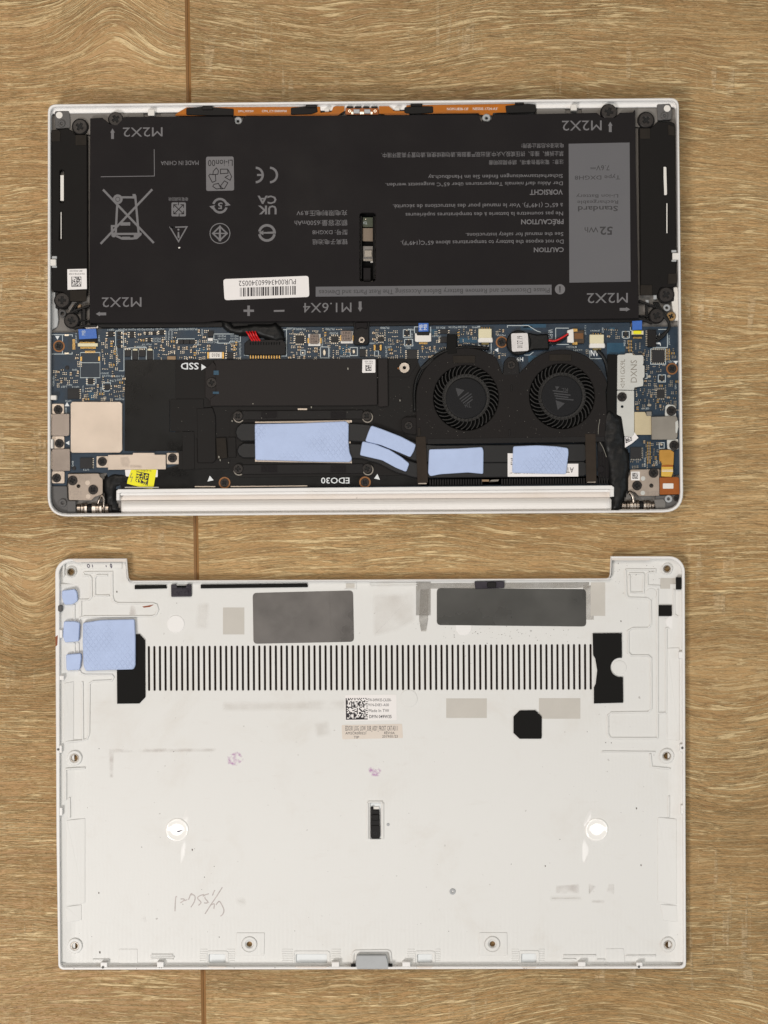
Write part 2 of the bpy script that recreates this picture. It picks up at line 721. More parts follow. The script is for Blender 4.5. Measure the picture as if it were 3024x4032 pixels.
def pad_material(name, col, emboss=0.55):
    """soft silicone pad with an embossed diamond lattice that fades in and out"""
    m, nt, b = new_mat(name)
    N, Lk = nt.nodes, nt.links
    tc = N.new('ShaderNodeTexCoord')
    hs = []
    for ang in (37, -37):
        mp = N.new('ShaderNodeMapping')
        mp.inputs['Rotation'].default_value = (0, 0, math.radians(ang))
        Lk.new(tc.outputs['Object'], mp.inputs[0])
        wv = N.new('ShaderNodeTexWave')
        wv.inputs['Scale'].default_value = 155
        wv.inputs['Distortion'].default_value = 0.25
        Lk.new(mp.outputs[0], wv.inputs['Vector'])
        r = N.new('ShaderNodeMapRange')
        r.inputs[1].default_value, r.inputs[2].default_value = 0.80, 1.0
        Lk.new(wv.outputs[0], r.inputs[0])
        hs.append(r.outputs[0])
    g = math_node(nt, 'MAXIMUM', hs[0], hs[1])
    nz = N.new('ShaderNodeTexNoise')
    nz.inputs['Scale'].default_value = 42
    nz.inputs['Detail'].default_value = 2
    Lk.new(tc.outputs['Object'], nz.inputs['Vector'])
    r = N.new('ShaderNodeMapRange')
    r.inputs[1].default_value, r.inputs[2].default_value = 0.42, 0.60
    Lk.new(nz.outputs[0], r.inputs[0])
    g = math_node(nt, 'MULTIPLY', g, r.outputs[0])
    n2 = N.new('ShaderNodeTexNoise')
    n2.inputs['Scale'].default_value = 130
    n2.inputs['Detail'].default_value = 5
    Lk.new(tc.outputs['Object'], n2.inputs['Vector'])
    hgt = math_node(nt, 'MULTIPLY_ADD', n2.outputs[0], 0.9, math_node(nt, 'MULTIPLY', g, -0.6 if emboss > 0.5 else -0.04))
    bp = N.new('ShaderNodeBump')
    bp.inputs['Strength'].default_value = emboss
    bp.inputs['Distance'].default_value = 0.0006
    Lk.new(hgt, bp.inputs['Height'])
    Lk.new(bp.outputs[0], b.inputs['Normal'])
    rp = N.new('ShaderNodeValToRGB')
    c = lin(col)
    rp.color_ramp.elements[0].color = [k * 0.86 for k in c] + [1]
    rp.color_ramp.elements[1].color = [min(1, k * 1.05) for k in c] + [1]
    Lk.new(n2.outputs[0], rp.inputs[0])
    Lk.new(rp.outputs[0], b.inputs['Base Color'])
    b.inputs['Roughness'].default_value = 0.62
    b.inputs['Specular IOR Level'].default_value = 0.3
    b.inputs['Subsurface Weight'].default_value = 0.0
    return m


def stain_material(name, col, alpha, scale=120.0, lo=0.4, hi=0.65, fade=True):
    """thin residue: see-through film broken up by noise"""
    m, nt, b = new_mat(name)
    N, Lk = nt.nodes, nt.links
    tc = N.new('ShaderNodeTexCoord')
    nz = N.new('ShaderNodeTexNoise')
    nz.inputs['Scale'].default_value = scale
    nz.inputs['Detail'].default_value = 4
    Lk.new(tc.outputs['Object'], nz.inputs['Vector'])
    r = N.new('ShaderNodeMapRange')
    r.inputs[1].default_value, r.inputs[2].default_value = lo, hi
    r.inputs[4].default_value = alpha
    Lk.new(nz.outputs[0], r.inputs[0])
    if fade:
        at = N.new('ShaderNodeAttribute')
        at.attribute_name = 'fade'
        Lk.new(math_node(nt, 'MULTIPLY', r.outputs[0], at.outputs['Fac']), b.inputs['Alpha'])
    else:
        Lk.new(r.outputs[0], b.inputs['Alpha'])
    b.inputs['Base Color'].default_value = lin(col) + [1]
    b.inputs['Roughness'].default_value = 0.5
    return m


M = {}
M['shell'] = white_shell_material('white_shell', '#dad9d6', stain='#c6beb3', amount=0.34)
M['rim'] = white_shell_material('white_rim', '#e6e4e2', stain='#bcab99', amount=0.22)
M['lidwhite'] = material('white_lid_paint', '#e6e2de', 0.42, var=0.02, scale=30)
M['channel'] = white_shell_material('channel_paint', '#d9d0c8', amount=0.35)
M['disc'] = material('polished_white_disc', '#f6f4f0', 0.10, spec=0.8, var=0.01, coat=0.6, rvar=0.03)
M['sheen'] = material('highlight_white', '#dedcd9', 0.30, spec=0.6, var=0.01, coat=0.4, rvar=0.04)  # glossier, paler shell white for the imitated highlight streaks
M['magnesium'] = material('magnesium_grey', '#77736f', 0.55, 0.2, 0.4, 0.14, 80, 0.1)
M['cornergrey'] = material('corner_grey', '#5a5857', 0.6, 0.0, 0.35, 0.10, 90, 0.1)
M['battery'] = material('battery_black', '#1c191a', 0.56, 0.0, 0.12, 0.10, 30, 0.30, 45, rvar=0.12)
M['blackplastic'] = material('black_plastic', '#171515', 0.5, 0.0, 0.22, 0.12, 70, 0.08)
M['speaker'] = material('speaker_black', '#1b1918', 0.6, 0.0, 0.10, 0.12, 60, 0.06)
M['foam'] = material('foam_brown_black', '#2e2a26', 0.95, 0.0, 0.1, 0.12, 300, 0.3, 1500)
M['foamblack'] = material('foam_black', '#1a1918', 0.9, 0.0, 0.15, 0.12, 200, 0.2, 1400)
M['film'] = material('black_film', '#0c0c0c', 0.34, 0.0, 0.22, 0.45, 30, 0.25, 45, rvar=0.18)
M['filmmat'] = material('matt_black_film', '#1d1b1a', 0.6, 0.0, 0.16, 0.16, 40, 0.06, 200)
M['shield'] = material('ssd_shield', '#231f1e', 0.6, 0.0, 0.2, 0.16, 45, 0.04)
M['fanmat'] = material('fan_housing', '#1f1c1b', 0.7, 0.0, 0.16, 0.2, 70, 0.12, 700)
M['fandark'] = material('fan_cavity', '#080808', 0.8, 0.0, 0.1)
M['blade'] = material('fan_blade', '#2b2a29', 0.45, 0.0, 0.25, 0.12, 200)
M['hub'] = material('fan_hub', '#19191b', 0.55, 0.0, 0.15, 0.1, 120)
M['pipe'] = material('heat_pipe_black', '#1c1c1d', 0.45, 0.2, 0.4, 0.08, 40)
M['strap'] = material('foam_strap', '#37302a', 0.95, 0.0, 0.1, 0.14, 160, 0.3, 1400)
M['screw'] = material('black_screw', '#2a2624', 0.45, 0.35, 0.4, 0.14, 300)
M['recess'] = material('screw_recess', '#0b0a0a', 0.6, 0.3)
M['steel'] = material('steel', '#b9b0a6', 0.32, 1.0, 0.5, 0.12, 120)
M['hingesteel'] = material('hinge_steel', '#8f857b', 0.28, 1.0, 0.5, 0.25, 150)
M['brass'] = material('brass', '#a88a62', 0.35, 1.0, 0.5, 0.12, 120)
M['copper'] = material('copper_ring', '#8a5d36', 0.5, 0.4, 0.5, 0.10, 200)
M['beigeplate'] = material('beige_plate', '#cfc0b1', 0.34, 0.45, 0.5, 0.10, 30, 0.06, 60)
M['taupeplate'] = material('taupe_plate', '#9c8f85', 0.36, 0.35, 0.5, 0.06, 60)
M['hingeplate'] = material('hinge_plate', '#a89a8d', 0.4, 0.35, 0.5, 0.08, 60)
M['greyplate'] = material('pale_grey_plate', '#c3c3be', 0.45, 0.15, 0.5, 0.04, 60)
M['greymetal'] = material('grey_metal', '#8c867d', 0.42, 0.4, 0.5, 0.1, 60)
M['creamfoil'] = material('cream_foil', '#bfb191', 0.5, 0.2, 0.5, 0.08, 60)
M['pcb'] = material('pcb_blue', '#10283a', 0.42, 0.0, 0.45, 0.22, 160, 0.05, 600)
M['pcbteal'] = material('pcb_teal', '#104058', 0.4, 0.0, 0.45, 0.15, 120)
M['pcbgreen'] = material('pcb_green', '#2c3620', 0.5)
M['silk'] = material('silkscreen', '#b9c2c4', 0.7, var=0.04)
M['silkwhite'] = material('silkscreen_white', '#d9dcdd', 0.7, var=0.03)
M['chip'] = material('chip_black', '#201f20', 0.55, 0.0, 0.35, 0.1, 400)
M['chipink'] = material('chip_marking', '#303033', 0.6)
M['solder'] = material('solder', '#cfc6b6', 0.3, 0.75, 0.5, 0.08, 400)
M['gold'] = material('gold_pad', '#c9a35e', 0.32, 0.7, 0.5, 0.1, 300)
M['captan'] = material('ceramic_tan', '#8d7458', 0.5, 0.0, 0.4, 0.12, 300)
M['capgrey'] = material('ceramic_grey', '#6f675e', 0.5, 0.0, 0.4, 0.12, 300)
M['inductor'] = material('inductor_taupe', '#7f7067', 0.5, 0.1, 0.4, 0.08, 200)
M['white'] = material('white_plastic', '#dedad4', 0.5, var=0.03)
M['cream'] = material('cream_plastic', '#d8cfae', 0.5, var=0.05)
M['paper'] = material('label_paper', '#e6e2e0', 0.6, var=0.02)
M['paperold'] = material('aged_label', '#d6cbc0', 0.6, var=0.04)
M['ink'] = material('label_ink', '#221d22', 0.6)
M['print'] = material('battery_print', '#6a686a', 0.6, var=0.03)
M['panel'] = material('battery_panel_grey', '#5d5c5f', 0.6, var=0.03)
M['panelink'] = material('battery_panel_ink', '#2b292b', 0.6)
M['blueflex'] = material('blue_flex', '#2f62b4', 0.4, 0.0, 0.5, 0.08, 100)
M['yellow'] = material('yellow_label', '#e8e000', 0.5, var=0.03)
M['orangeflex'] = material('orange_flex', '#a85f08', 0.42, 0.0, 0.2, 0.1, 80)
M['tanflex'] = material('tan_flex', '#bb8a3c', 0.35, 0.2, 0.5, 0.1, 100)
M['yellowflex'] = material('yellow_flex', '#d5ac4a', 0.35, 0.2, 0.5, 0.1, 100)
M['brownboard'] = material('brown_board', '#94501a', 0.42, 0.0, 0.3, 0.08, 100)
M['red'] = material('red_wire', '#c8161a', 0.35, 0.0, 0.5)
M['cable'] = material('cable_black', '#111111', 0.45, 0.0, 0.25, 0.25, 90, 0.4, 220)
M['graphite'] = material('graphite_sheet', '#6a6663', 0.36, 0.35, 0.5, 0.14, 22, 0.25, 55, rvar=0.16)
M['graphite2'] = material('graphite_film', '#504f4c', 0.28, 0.35, 0.5, 0.14, 16, 0.15, 35, rvar=0.12)
M['adhesive'] = material('grey_adhesive', '#bfbab2', 0.6, var=0.04, scale=90)
M['clearfilm'] = stain_material('clear_tape', '#bfb8ae', 0.40, 90, 0.1, 0.8, False)
M['pocket'] = material('pocket_floor', '#d9dcdd', 0.4, var=0.03)
M['ventmesh'] = material('vent_mesh', '#241a15', 0.8, 0.0, 0.2, 0.5, 900)
M['greyclip'] = material('grey_clip', '#a9abac', 0.45, var=0.06)
M['pencil'] = material('pencil_line', '#b5aca9', 0.7, var=0.2, scale=900)
M['marker'] = material('marker_ink', '#4c4658', 0.6, var=0.2, scale=600)
M['pad'] = pad_material('thermal_pad_blue', '#b4c4e6')
M['padsmooth'] = pad_material('thermal_pad_smooth', '#b4c4e6', 0.45)
M['lint'] = material('pale_lint', '#8d897f', 0.8)
M['grime'] = material('dark_grime', '#4a4038', 0.8)
M['rust'] = material('rust_smear', '#8a4a2a', 0.7)
M['stain_brown'] = stain_material('brown_residue', '#a8968c', 0.24, 160, 0.36, 0.68)
M['stain_soft'] = stain_material('soft_residue', '#bdb1a5', 0.20, 90, 0.25, 0.75)
M['stain_violet'] = stain_material('violet_ink_spot', '#c58cc4', 0.6, 420, 0.44, 0.66)
M['darkclip'] = material('dark_violet_clip', '#2c2730', 0.3, 0.0, 0.5, 0.1, 200)


# ------------------------------------------------------------------ helpers: text, codes, screws
TILT = 0.0090    # the laptop lies turned by about half a degree


def text(body, box, z, mat, parent, rot=180, bold=0.0, name='printed_text', tilt=0.0, space=1.0):
    cu = bpy.data.curves.new('lettering', 'FONT')
    cu.body = body
    cu.resolution_u = 2
    cu.offset = bold
    cu.space_character = space
    o = bpy.data.objects.new('lettering', cu)
    src = o.to_mesh()
    vs = [(v.co.x, v.co.y) for v in src.vertices]
    fs = [tuple(p.vertices) for p in src.polygons]
    o.to_mesh_clear()
    bpy.data.objects.remove(o)
    bpy.data.curves.remove(cu)
    if not vs:
        return None
    x0, x1 = min(v[0] for v in vs), max(v[0] for v in vs)
    y0, y1 = min(v[1] for v in vs), max(v[1] for v in vs)
    bx0, by0, bx1, by1 = box
    mb = MB()
    for u, v in vs:
        s, t = (u - x0) / max(1e-6, x1 - x0), (v - y0) / max(1e-6, y1 - y0)   # t up
        if rot == 180:
            px, py = bx1 - s * (bx1 - bx0), by0 + t * (by1 - by0)
        elif rot == 0:
            px, py = bx0 + s * (bx1 - bx0), by1 - t * (by1 - by0)
        elif rot == 90:      # reads upward in the picture
            px, py = bx0 + (1 - t) * (bx1 - bx0), by1 - s * (by1 - by0)
        else:                # reads downward
            px, py = bx1 - (1 - t) * (bx1 - bx0), by0 + s * (by1 - by0)
        py -= tilt * (px - (bx0 + bx1) / 2)
        mb.v.append((*W(px, py, z), z))
    for f in fs:
        mb.face(f)
    return mb.build(name, mat, parent)


def quad_map(q, s, t):
    """q: four px corners TL, TR, BR, BL"""
    a = Vector(q[0]).lerp(Vector(q[1]), s)
    b = Vector(q[3]).lerp(Vector(q[2]), s)
    return tuple(a.lerp(b, t))


def code_matrix(quad, z, n, parent, mat=None, seed=1, finder='LB'):
    """a speckled square code print; random modules, one mesh"""
    rg = random.Random(seed)
    mb = MB()
    for i in range(n):
        for j in range(n):
            on = rg.random() < 0.5
            if i == 0 or j == n - 1:
                on = True
            elif j == 0 or i == n - 1:
                on = (i + j) % 2 == 0
            if 'R' in finder:
                ii, jj = n - 1 - i, n - 1 - j
            else:
                ii, jj = i, j
            if on:
                mb.flat([quad_map(quad, (ii + a) / n, (jj + b) / n) for a, b in ((0, 0), (1, 0), (1, 1), (0, 1))], z)
    return mb.build('printed_code', mat or M['ink'], parent)


def strokes(name, paths, w, z, mat, parent):
    mb = MB()
    for i, p in enumerate(paths):
        mb.flat(stroke_poly(p, w), z + 0.0015 * i)
    return mb.build(name, mat, parent)


_screws = {}


def screw_mesh(kind):
    if kind in _screws:
        return _screws[kind]
    mb = MB()
    a, b = 0.15, 0.52
    cross = [(a, b), (-a, b), (-a, a), (-b, a), (-b, -a), (-a, -a), (-a, -b), (a, -b), (a, -a), (b, -a), (b, a), (a, a)]
    cross = [(x * math.cos(0.5) - y * math.sin(0.5), x * math.sin(0.5) + y * math.cos(0.5)) for x, y in cross]
    out = [(math.cos(2 * math.pi * i / 28), math.sin(2 * math.pi * i / 28)) for i in range(28)]
    mb.prism_mm(out, 0, 0.24, 0.06, [cross], 0)
    mb.prism_mm([(x * 1.02, y * 1.02) for x, y in cross], 0.0, 0.04, 0, (), 1)
    me = mb.mesh('screw', [M[kind], M['recess']])
    _screws[kind] = me
    return me


def screw(px, py, r, z, parent, kind='screw', name='screw'):
    o = link(name, screw_mesh(kind), parent)
    x, y = W(px, py, z)
    o.location = (x * MM, y * MM, z * MM)
    s = LEN(r, z)
    o.scale = (s, s, min(s, 2.4))
    o.rotation_euler.z = random.uniform(0, 1.57)
    return o


# ------------------------------------------------------------------ the table
def table():
    base = MB()
    base.prism_mm([(-800, -800), (800, -800), (800, 800), (-800, 800)], -24, -1.8)
    t = base.build('table_top', material('groove_brown', '#6f4c26', 0.6), None)
    t['kind'] = 'structure'
    t['label'] = 'oak-effect table top with one groove running down the left'
    seam = lambda py: 737 + (803 - 737) * py / 4032.0
    (xt, yt), (xb, yb) = W(seam(-4500), -4500), W(seam(8530), 8530)
    c = 1.15
    left = [(-800, yb), (xb - 0.08, yb), (xt - 0.08, yt), (-800, yt)]
    right = [(xb + 0.08, yb), (800, yb), (800, yt), (xt + 0.08, yt)]
    wl = wood_material('oak_laminate', 3.0, [W(0, 2712)[1], W(0, 1180)[1]], (1.0, 1.0, 1.0), [(*W(440, -40), -22.0, 26.0, 34.0), (*W(130, 2420), 16.0, 22.0, 26.0)])
    wr = wood_material('oak_laminate_other', 71.0, [W(0, 2335)[1], W(0, 3900)[1], W(0, 560)[1]], (0.98, 0.99, 0.98), [(*W(2380, 4060), -20.0, 60.0, 30.0), (*W(2880, 3000), 15.0, 40.0, 40.0), (*W(1300, 160), 9.0, 50.0, 24.0)])
    edge = material('board_edge', '#8c6539', 0.55)
    for pts, mt, ex in ((left, wl, 1), (right, wr, 0)):
        mb = MB()
        if area2(pts) < 0:
            pts = pts[::-1]
        r0 = mb.ring(pts, -1.8)
        r1 = mb.ring(pts, -0.7)
        mb.walls(r0, r1, 1)
        # chamfer only along the seam
        tp = [(x - c if (ex and x > -700) else (x + c if (not ex and x < 700) else x), y) for x, y in pts]
        r2 = mb.ring(tp, 0.0)
        for i in range(4):
            j = (i + 1) % 4
            mb.face((r1[i], r1[j], r2[j], r2[i]), 1)
        mb.face(tuple(r2), 0)
        mb.build('board', [mt, edge], t)


table()

# ------------------------------------------------------------------ the laptop
LAP = thing('laptop', 'opened white laptop lying upside down with black battery, circuit board and two fans exposed', 'laptop', 1432, 1215)


def chassis():
    z1 = 12.0
    outer = rnd([(188, 410), (2673, 385), (2691, 2017), (187, 2034)], [34, 34, 80, 80], 7)
    inner = rnd([(202, 447), (2662, 421), (2677, 2004), (201, 2022)], [14, 14, 66, 66], 6)
    mid_in = rnd([(198, 420), (2666, 395), (2680, 2007), (197, 2025)], [28, 28, 70, 70], 6)
    frame = MB().prism(outer, 4.2, 9.3, 0.25, [inner], under=1.0).build('base_frame', M['rim'], LAP)
    # raised outer lip
    MB().prism(outer, 9.31, z1, 0.35, [mid_in]).build('lip', M['rim'], frame)
    P('display_lid', LAP, M['lidwhite'], rnd([(204, 428), (2660, 403), (2676, 1984), (201, 2000)], 40, 6), 0.0, 4.1, 0.5)
    fl = rnd([(199, 440), (2665, 414), (2680, 2006), (198, 2024)], [14, 14, 60, 60], 5)
    P('chassis_floor', LAP, M['magnesium'], fl, 5.0, 7.2, 0.0)
    # top ledge blocks of grey metal between rim and battery
    for a in (rect(430, 444, 566, 475), rect(632, 446, 705, 475), rect(2112, 428, 2226, 455), rect(2290, 424, 2420, 455), rect(255, 446, 432, 530), rect(2430, 425, 2590, 500)):
        P('metal_ledge', LAP, M['magnesium'], rnd(a, 6), 7.2, 8.8, 0.15)
    for a, h in (([(215, 437), (272, 436), (276, 470), (276, 505), (218, 506)], (233, 453)), ([(2586, 410), (2640, 408), (2646, 440), (2644, 470), (2590, 474)], (2627, 427))):
        o = P('corner_bracket', LAP, M['cornergrey'], rnd(a, 8), 7.2, 9.6, 0.2)
        MB().lathe_z(h[0], h[1], [(LEN(13), 9.3), (LEN(13), 9.7), (LEN(11), 9.75)]).build('locating_pin', M['white'], o)
        bx, by = h[0] + (9 if h[0] < 1500 else -10), h[1] + (33 if h[0] < 1500 else 28)
        MB().prism(circ(bx, by, 14), 9.3, 10.4, 0.25, [circ(bx, by, 6, 16)]).build('screw_boss', M['cornergrey'], o)
    # white clips along the rim
    for a in (rect(582, 430, 608, 455), rect(2248, 411, 2272, 434), rect(1278, 425, 1296, 438), rect(1553, 423, 1574, 434)):
        P('rim_clip', LAP, M['white'], rnd(a, 4), 8.5, 11.6, 0.2)
    for a in (rect(197, 1020, 221, 1046), rect(2648, 995, 2676, 1022), rect(199, 1556, 222, 1574), rect(199, 1728, 209, 1766)):
        P('rim_clip', LAP, M['white'], rnd(a, 4), 8.5, 11.7, 0.3)
    for a in (rect(204, 1008, 224, 1020), rect(204, 1046, 224, 1054), rect(2644, 984, 2664, 994), rect(2644, 1022, 2664, 1030)):
        P('clip_support', LAP, M['greyclip'], rnd(a, 3), 8.0, 10.9, 0.2)
    # pale inner walls at the lower left and right of the speakers
    P('side_shelf', LAP, M['greyclip'], rnd([(203, 1150), (222, 1150), (230, 1260), (226, 1285), (203, 1300)], 6), 7.2, 8.6, 0.2)
    P('side_shelf', LAP, M['white'], rnd([(2651, 1130), (2668, 1130), (2672, 1262), (2656, 1262), (2645, 1190)], 6), 7.2, 9.2, 0.2)


chassis()


def hinge_cover():
    # channel
    ch = MB()
    ch.prism([(458, 1932), (466, 1926), (2408, 1911), (2418, 1918), (2418, 1926), (458, 1941)], 4.0, 11.8, 0.25)
    ch.prism(rect(458, 1941, 471, 1970), 4.0, 11.8, 0.25)
    ch.prism([(2402, 1926), (2418, 1926), (2418, 1955), (2402, 1957)], 4.0, 11.8, 0.25)
    ch.prism([(471, 1941), (2402, 1927), (2402, 1937), (471, 1951)], 4.0, 10.7, 0.1)
    ch.build('hinge_channel', M['rim'], LAP)
    P('channel_floor', LAP, M['channel'], [(472, 1951), (2401, 1937), (2401, 1958), (472, 1970)], 4.0, 8.6, 0.0)
    # barrel: half round bar of the lid edge
    mb = MB()
    seg = 14
    cols = []
    for xl, xr, sc in ((478, 2407, 0.90), (482, 2404, 0.97), (492, 2394, 1.0)):
        pass
    xs = [(0.0, 0.86), (0.004, 0.95), (0.010, 1.0), (0.99, 1.0), (0.996, 0.95), (1.0, 0.86)]
    for t, sc in xs:
        x = 478 + (2407 - 478) * t
        ytop = 1966 - 14 * t
        ybot = 2029 - 9 * t
        yc, r = (ytop + ybot) / 2, (ybot - ytop) / 2
        ring = []
        for k in range(seg + 1):
            a = math.pi * k / seg
            z = 4.2 + math.sin(a) * 7.0 * sc
            py = yc - math.cos(a) * r * (0.97 + 0.03 * sc)
            ring.append((*W(x, py, z), z))
        zb = 0.4
        ring.append((*W(x, ybot - 2, zb), zb))
        ring.append((*W(x, ytop + 2, zb), zb))
        b = len(mb.v)
        mb.v += ring
        cols.append(list(range(b, b + len(ring))))
    for a, b in zip(cols, cols[1:]):
        mb.walls(a, b)
    mb.face(tuple(cols[0]))
    mb.face(tuple(cols[-1][::-1]))
    o = mb.build('hinge_barrel', M['lidwhite'], LAP)


hinge_cover()


def speakers():
    for side in (0, 1):
        if side == 0:
            body = [(203, 512), (240, 508), (262, 504), (285, 515), (297, 530), (343, 530), (345, 1145), (330, 1186), (276, 1186), (250, 1150), (205, 1145)]
            holes = [rnd(rect(235, 668, 252, 798), 8), rnd([(238, 832), (244, 832), (244, 945), (232, 945)], 3)]
        else:
            body = [(2516, 500), (2560, 505), (2590, 478), (2640, 478), (2658, 486), (2664, 1125), (2650, 1132), (2600, 1132), (2590, 1160), (2523, 1160)]
            holes = [rnd([(2612, 655), (2624, 657), (2627, 765), (2616, 772)], 3), rnd(rect(2624, 800, 2629, 918), 2)]
        o = P('speaker', LAP, M['speaker'], rnd(body, 6), 7.2, 10.6, 0.35, holes)
        pale = (rect(238, 690, 251, 790), rect(239, 835, 242, 940)) if side == 0 else (rect(2613, 657, 2626, 768), rect(2624, 800, 2628, 918))
        for a in pale:
            P('slot_strip', o, M['white'], a, 7.2, 10.2, 0.0)
        foams = ([(203, 512), (232, 512), (238, 520), (236, 556), (203, 558)], rect(297, 531, 340, 572), rect(276, 1143, 340, 1186)) if side == 0 else (rect(2520, 505, 2560, 546), [(2630, 490), (2656, 500), (2656, 534), (2632, 532)], rect(2522, 1122, 2568, 1162), [(2632, 1078), (2664, 1076), (2664, 1116), (2630, 1118)])
        for a in foams:
            P('foam_pad', o, M['foam'], rnd(a, 3), 10.4, 11.0, 0.12)
        if side == 0:
            s = P('sticker', o, M['paper'], [(265, 1060), (341, 1058), (342, 1138), (266, 1141)], 10.61, 10.68, 0.0)
            text('CN-0C2718-VCF00', (272, 1075, 334, 1082), 10.70, M['ink'], s)
            text('-88C-00Q8-A00', (274, 1063, 326, 1070), 10.70, M['ink'], s)
            code_matrix([(281, 1089), (321, 1088), (321, 1128), (281, 1129)], 10.70, 16, s, seed=3)
    # feet with mounting screws
    for x, y, r in ((315, 499, 28), (2544, 473, 29), (245, 1182, 28), (2623, 1160, 28)):
        o = P('mounting_foot', LAP, M['blackplastic'], circ(x, y, r + 5, 28), 7.2, 10.0, 0.4)
        screw(x, y, r, 10.0, o)
    P('mounting_foot', LAP, M['blackplastic'], rnd([(216, 1150), (275, 1150), (275, 1186), (262, 1215), (218, 1215)], 6), 7.2, 9.6, 0.3)
    P('mounting_foot', LAP, M['blackplastic'], rnd([(2594, 1122), (2652, 1120), (2655, 1186), (2600, 1190)], 6), 7.2, 9.6, 0.3)


speakers()


# ------------------------------------------------------------------ the battery
ZB = 11.6


def battery():
    out = [(355, 466), (402, 463), (424, 480), (432, 488), (460, 492), (490, 460), (912, 458), (922, 466), (928, 488), (948, 488), (958, 466), (966, 458),
           (1878, 450), (1888, 458), (1894, 478), (1932, 478), (1942, 452), (2350, 444), (2372, 462), (2424, 462), (2440, 444), (2492, 442), (2501, 430), (2503, 640),
           (2516, 1254), (2400, 1256), (1900, 1262), (1455, 1266), (1390, 1266), (1100, 1266), (900, 1268), (870, 1262), (800, 1270), (352, 1272)]
    slot = rnd(rect(1416, 838, 1479, 1108), 12, 4)
    bat = P('battery', LAP, M['battery'], out, 7.4, ZB, 0.18, [slot])
    z = ZB + 0.02
    # black strip standing for the shadow under the lower edge
    P('lower_shadow_strip', bat, M['blackplastic'], [(352, 1272), (2516, 1254), (2516, 1268), (1500, 1284), (470, 1291), (400, 1290)], 7.4, 9.4, 0.3)
    # ears
    def ear(cx, cy, r, arms, zz=10.4):
        o = P('mounting_ear', bat, M['blackplastic'], circ(cx, cy, r, 28), 7.4, zz, 0.4)
        for a in arms:
            MB().prism(a, 7.4, zz - 0.3, 0.2).build('mounting_arm', M['blackplastic'], bat)
        return o
    ear(282, 1262, 31, [stroke_poly([(262, 1240), (300, 1220), (352, 1203)], 9), stroke_poly([(290, 1292), (330, 1284), (380, 1282)], 10),
                        stroke_poly([(308, 1262), (352, 1262)], 6), stroke_poly([(318, 1222), (322, 1264)], 6), stroke_poly([(330, 1215), (330, 1280)], 14)])
    ear(2586, 1243, 31, [stroke_poly([(2604, 1218), (2570, 1204), (2516, 1184)], 9), stroke_poly([(2570, 1272), (2545, 1262), (2510, 1252)], 10),
                         stroke_poly([(2516, 1244), (2562, 1242)], 6), stroke_poly([(2546, 1200), (2548, 1250)], 8)])
    for x, y, r in ((282, 1262, 27), (2586, 1243, 27)):
        screw(x, y, r, 10.4, bat)
    P('mounting_ear', bat, M['blackplastic'], circ(455, 470, 30, 28), 7.4, 11.0, 0.4)
    P('mounting_ear', bat, M['blackplastic'], circ(2396, 440, 32, 28), 7.4, 11.0, 0.4)
    screw(456, 469, 27, 11.0, bat)
    screw(2398, 440, 30, 11.0, bat)
    # pale bosses in the notches of the top edge
    for x, y in ((937, 476), (1916, 464)):
        MB().prism(circ(x, y, 17, 20), 7.2, 10.6, 0.5, [circ(x, y, 6, 14)]).build('chassis_boss', M['greyclip'], LAP)
    # things seen down the slot
    P('slot_liner', bat, M['fandark'], rect(1418, 840, 1477, 1106), 7.0, 7.5, 0.0)
    for x in (1422, 1473):
        P('slot_rail', bat, M['blackplastic'], rect(x - 2, 850, x + 2, 1098), 7.5, 11.0, 0.1)
    g = P('small_board', bat, M['pcbgreen'], rect(1428, 856, 1468, 894), 7.5, 8.6, 0.05)
    text('T24', (1430, 872, 1446, 883), 8.63, M['silk'], g)
    MB().lathe_z(1440, 863, [(0.3, 8.6), (0.3, 8.75), (0.15, 8.85)], 12).build('solder_dot', M['solder'], g)
    P('gasket', bat, material('beige_gasket', '#7d6f61', 0.9, bump=0.3, bscale=2500), rect(1428, 898, 1468, 949), 7.5, 9.3, 0.1)
    P('latch_body', bat, M['magnesium'], rect(1429, 969, 1468, 1028), 7.5, 8.8, 0.1)
    P('latch_body', bat, M['greymetal'], rnd([(1434, 985), (1465, 985), (1464, 998), (1466, 1012), (1433, 1012), (1435, 998)], 2), 8.8, 9.6, 0.15)
    P('latch_body', bat, M['greymetal'], rect(1430, 1020, 1468, 1027), 8.8, 9.3, 0.1)
    P('latch_tip', bat, M['white'], rect(1459, 1029, 1468, 1033), 7.5, 9.3, 0.05)
    P('slot_tongue', bat, M['battery'], rect(1431, 1055, 1459, 1106), 7.5, 9.6, 0.05)
    # ---- print
    A = M['print']
    text('M2X2', (484, 502, 640, 538), z, A, bat, tilt=TILT)
    text('M2X2', (2213, 475, 2369, 514), z, A, bat, tilt=TILT)
    text('M2X2', (401, 1171, 557, 1209), z, A, bat, tilt=TILT)
    text('M2X2', (2311, 1154, 2472, 1193), z, A, bat, tilt=TILT)
    text('M1.6X4', (1194, 1192, 1384, 1230), z, A, bat, tilt=TILT)

    def arrow(cx, cy, ang):
        pts = [(-5.5, 21), (-5.5, -4), (-9, -4), (0, -20), (9, -4), (5.5, -4), (5.5, 21)]
        c, s = math.cos(math.radians(ang)), math.sin(math.radians(ang))
        MB().flat([(cx + x * c - y * s, cy + x * s + y * c) for x, y in pts], z).build('printed_arrow', A, bat)
    arrow(443, 526, 0)
    arrow(2403, 499, 0)
    arrow(397, 1236, -90)
    arrow(2461, 1218, 90)
    arrow(1418, 1208, 180)
    MB().flat([(974, 1203), (984, 1203), (984, 1219), (1000, 1219), (1000, 1228), (984, 1228), (984, 1244), (974, 1244), (974, 1228), (959, 1228), (959, 1219), (974, 1219)], z).build('printed_plus', A, bat)
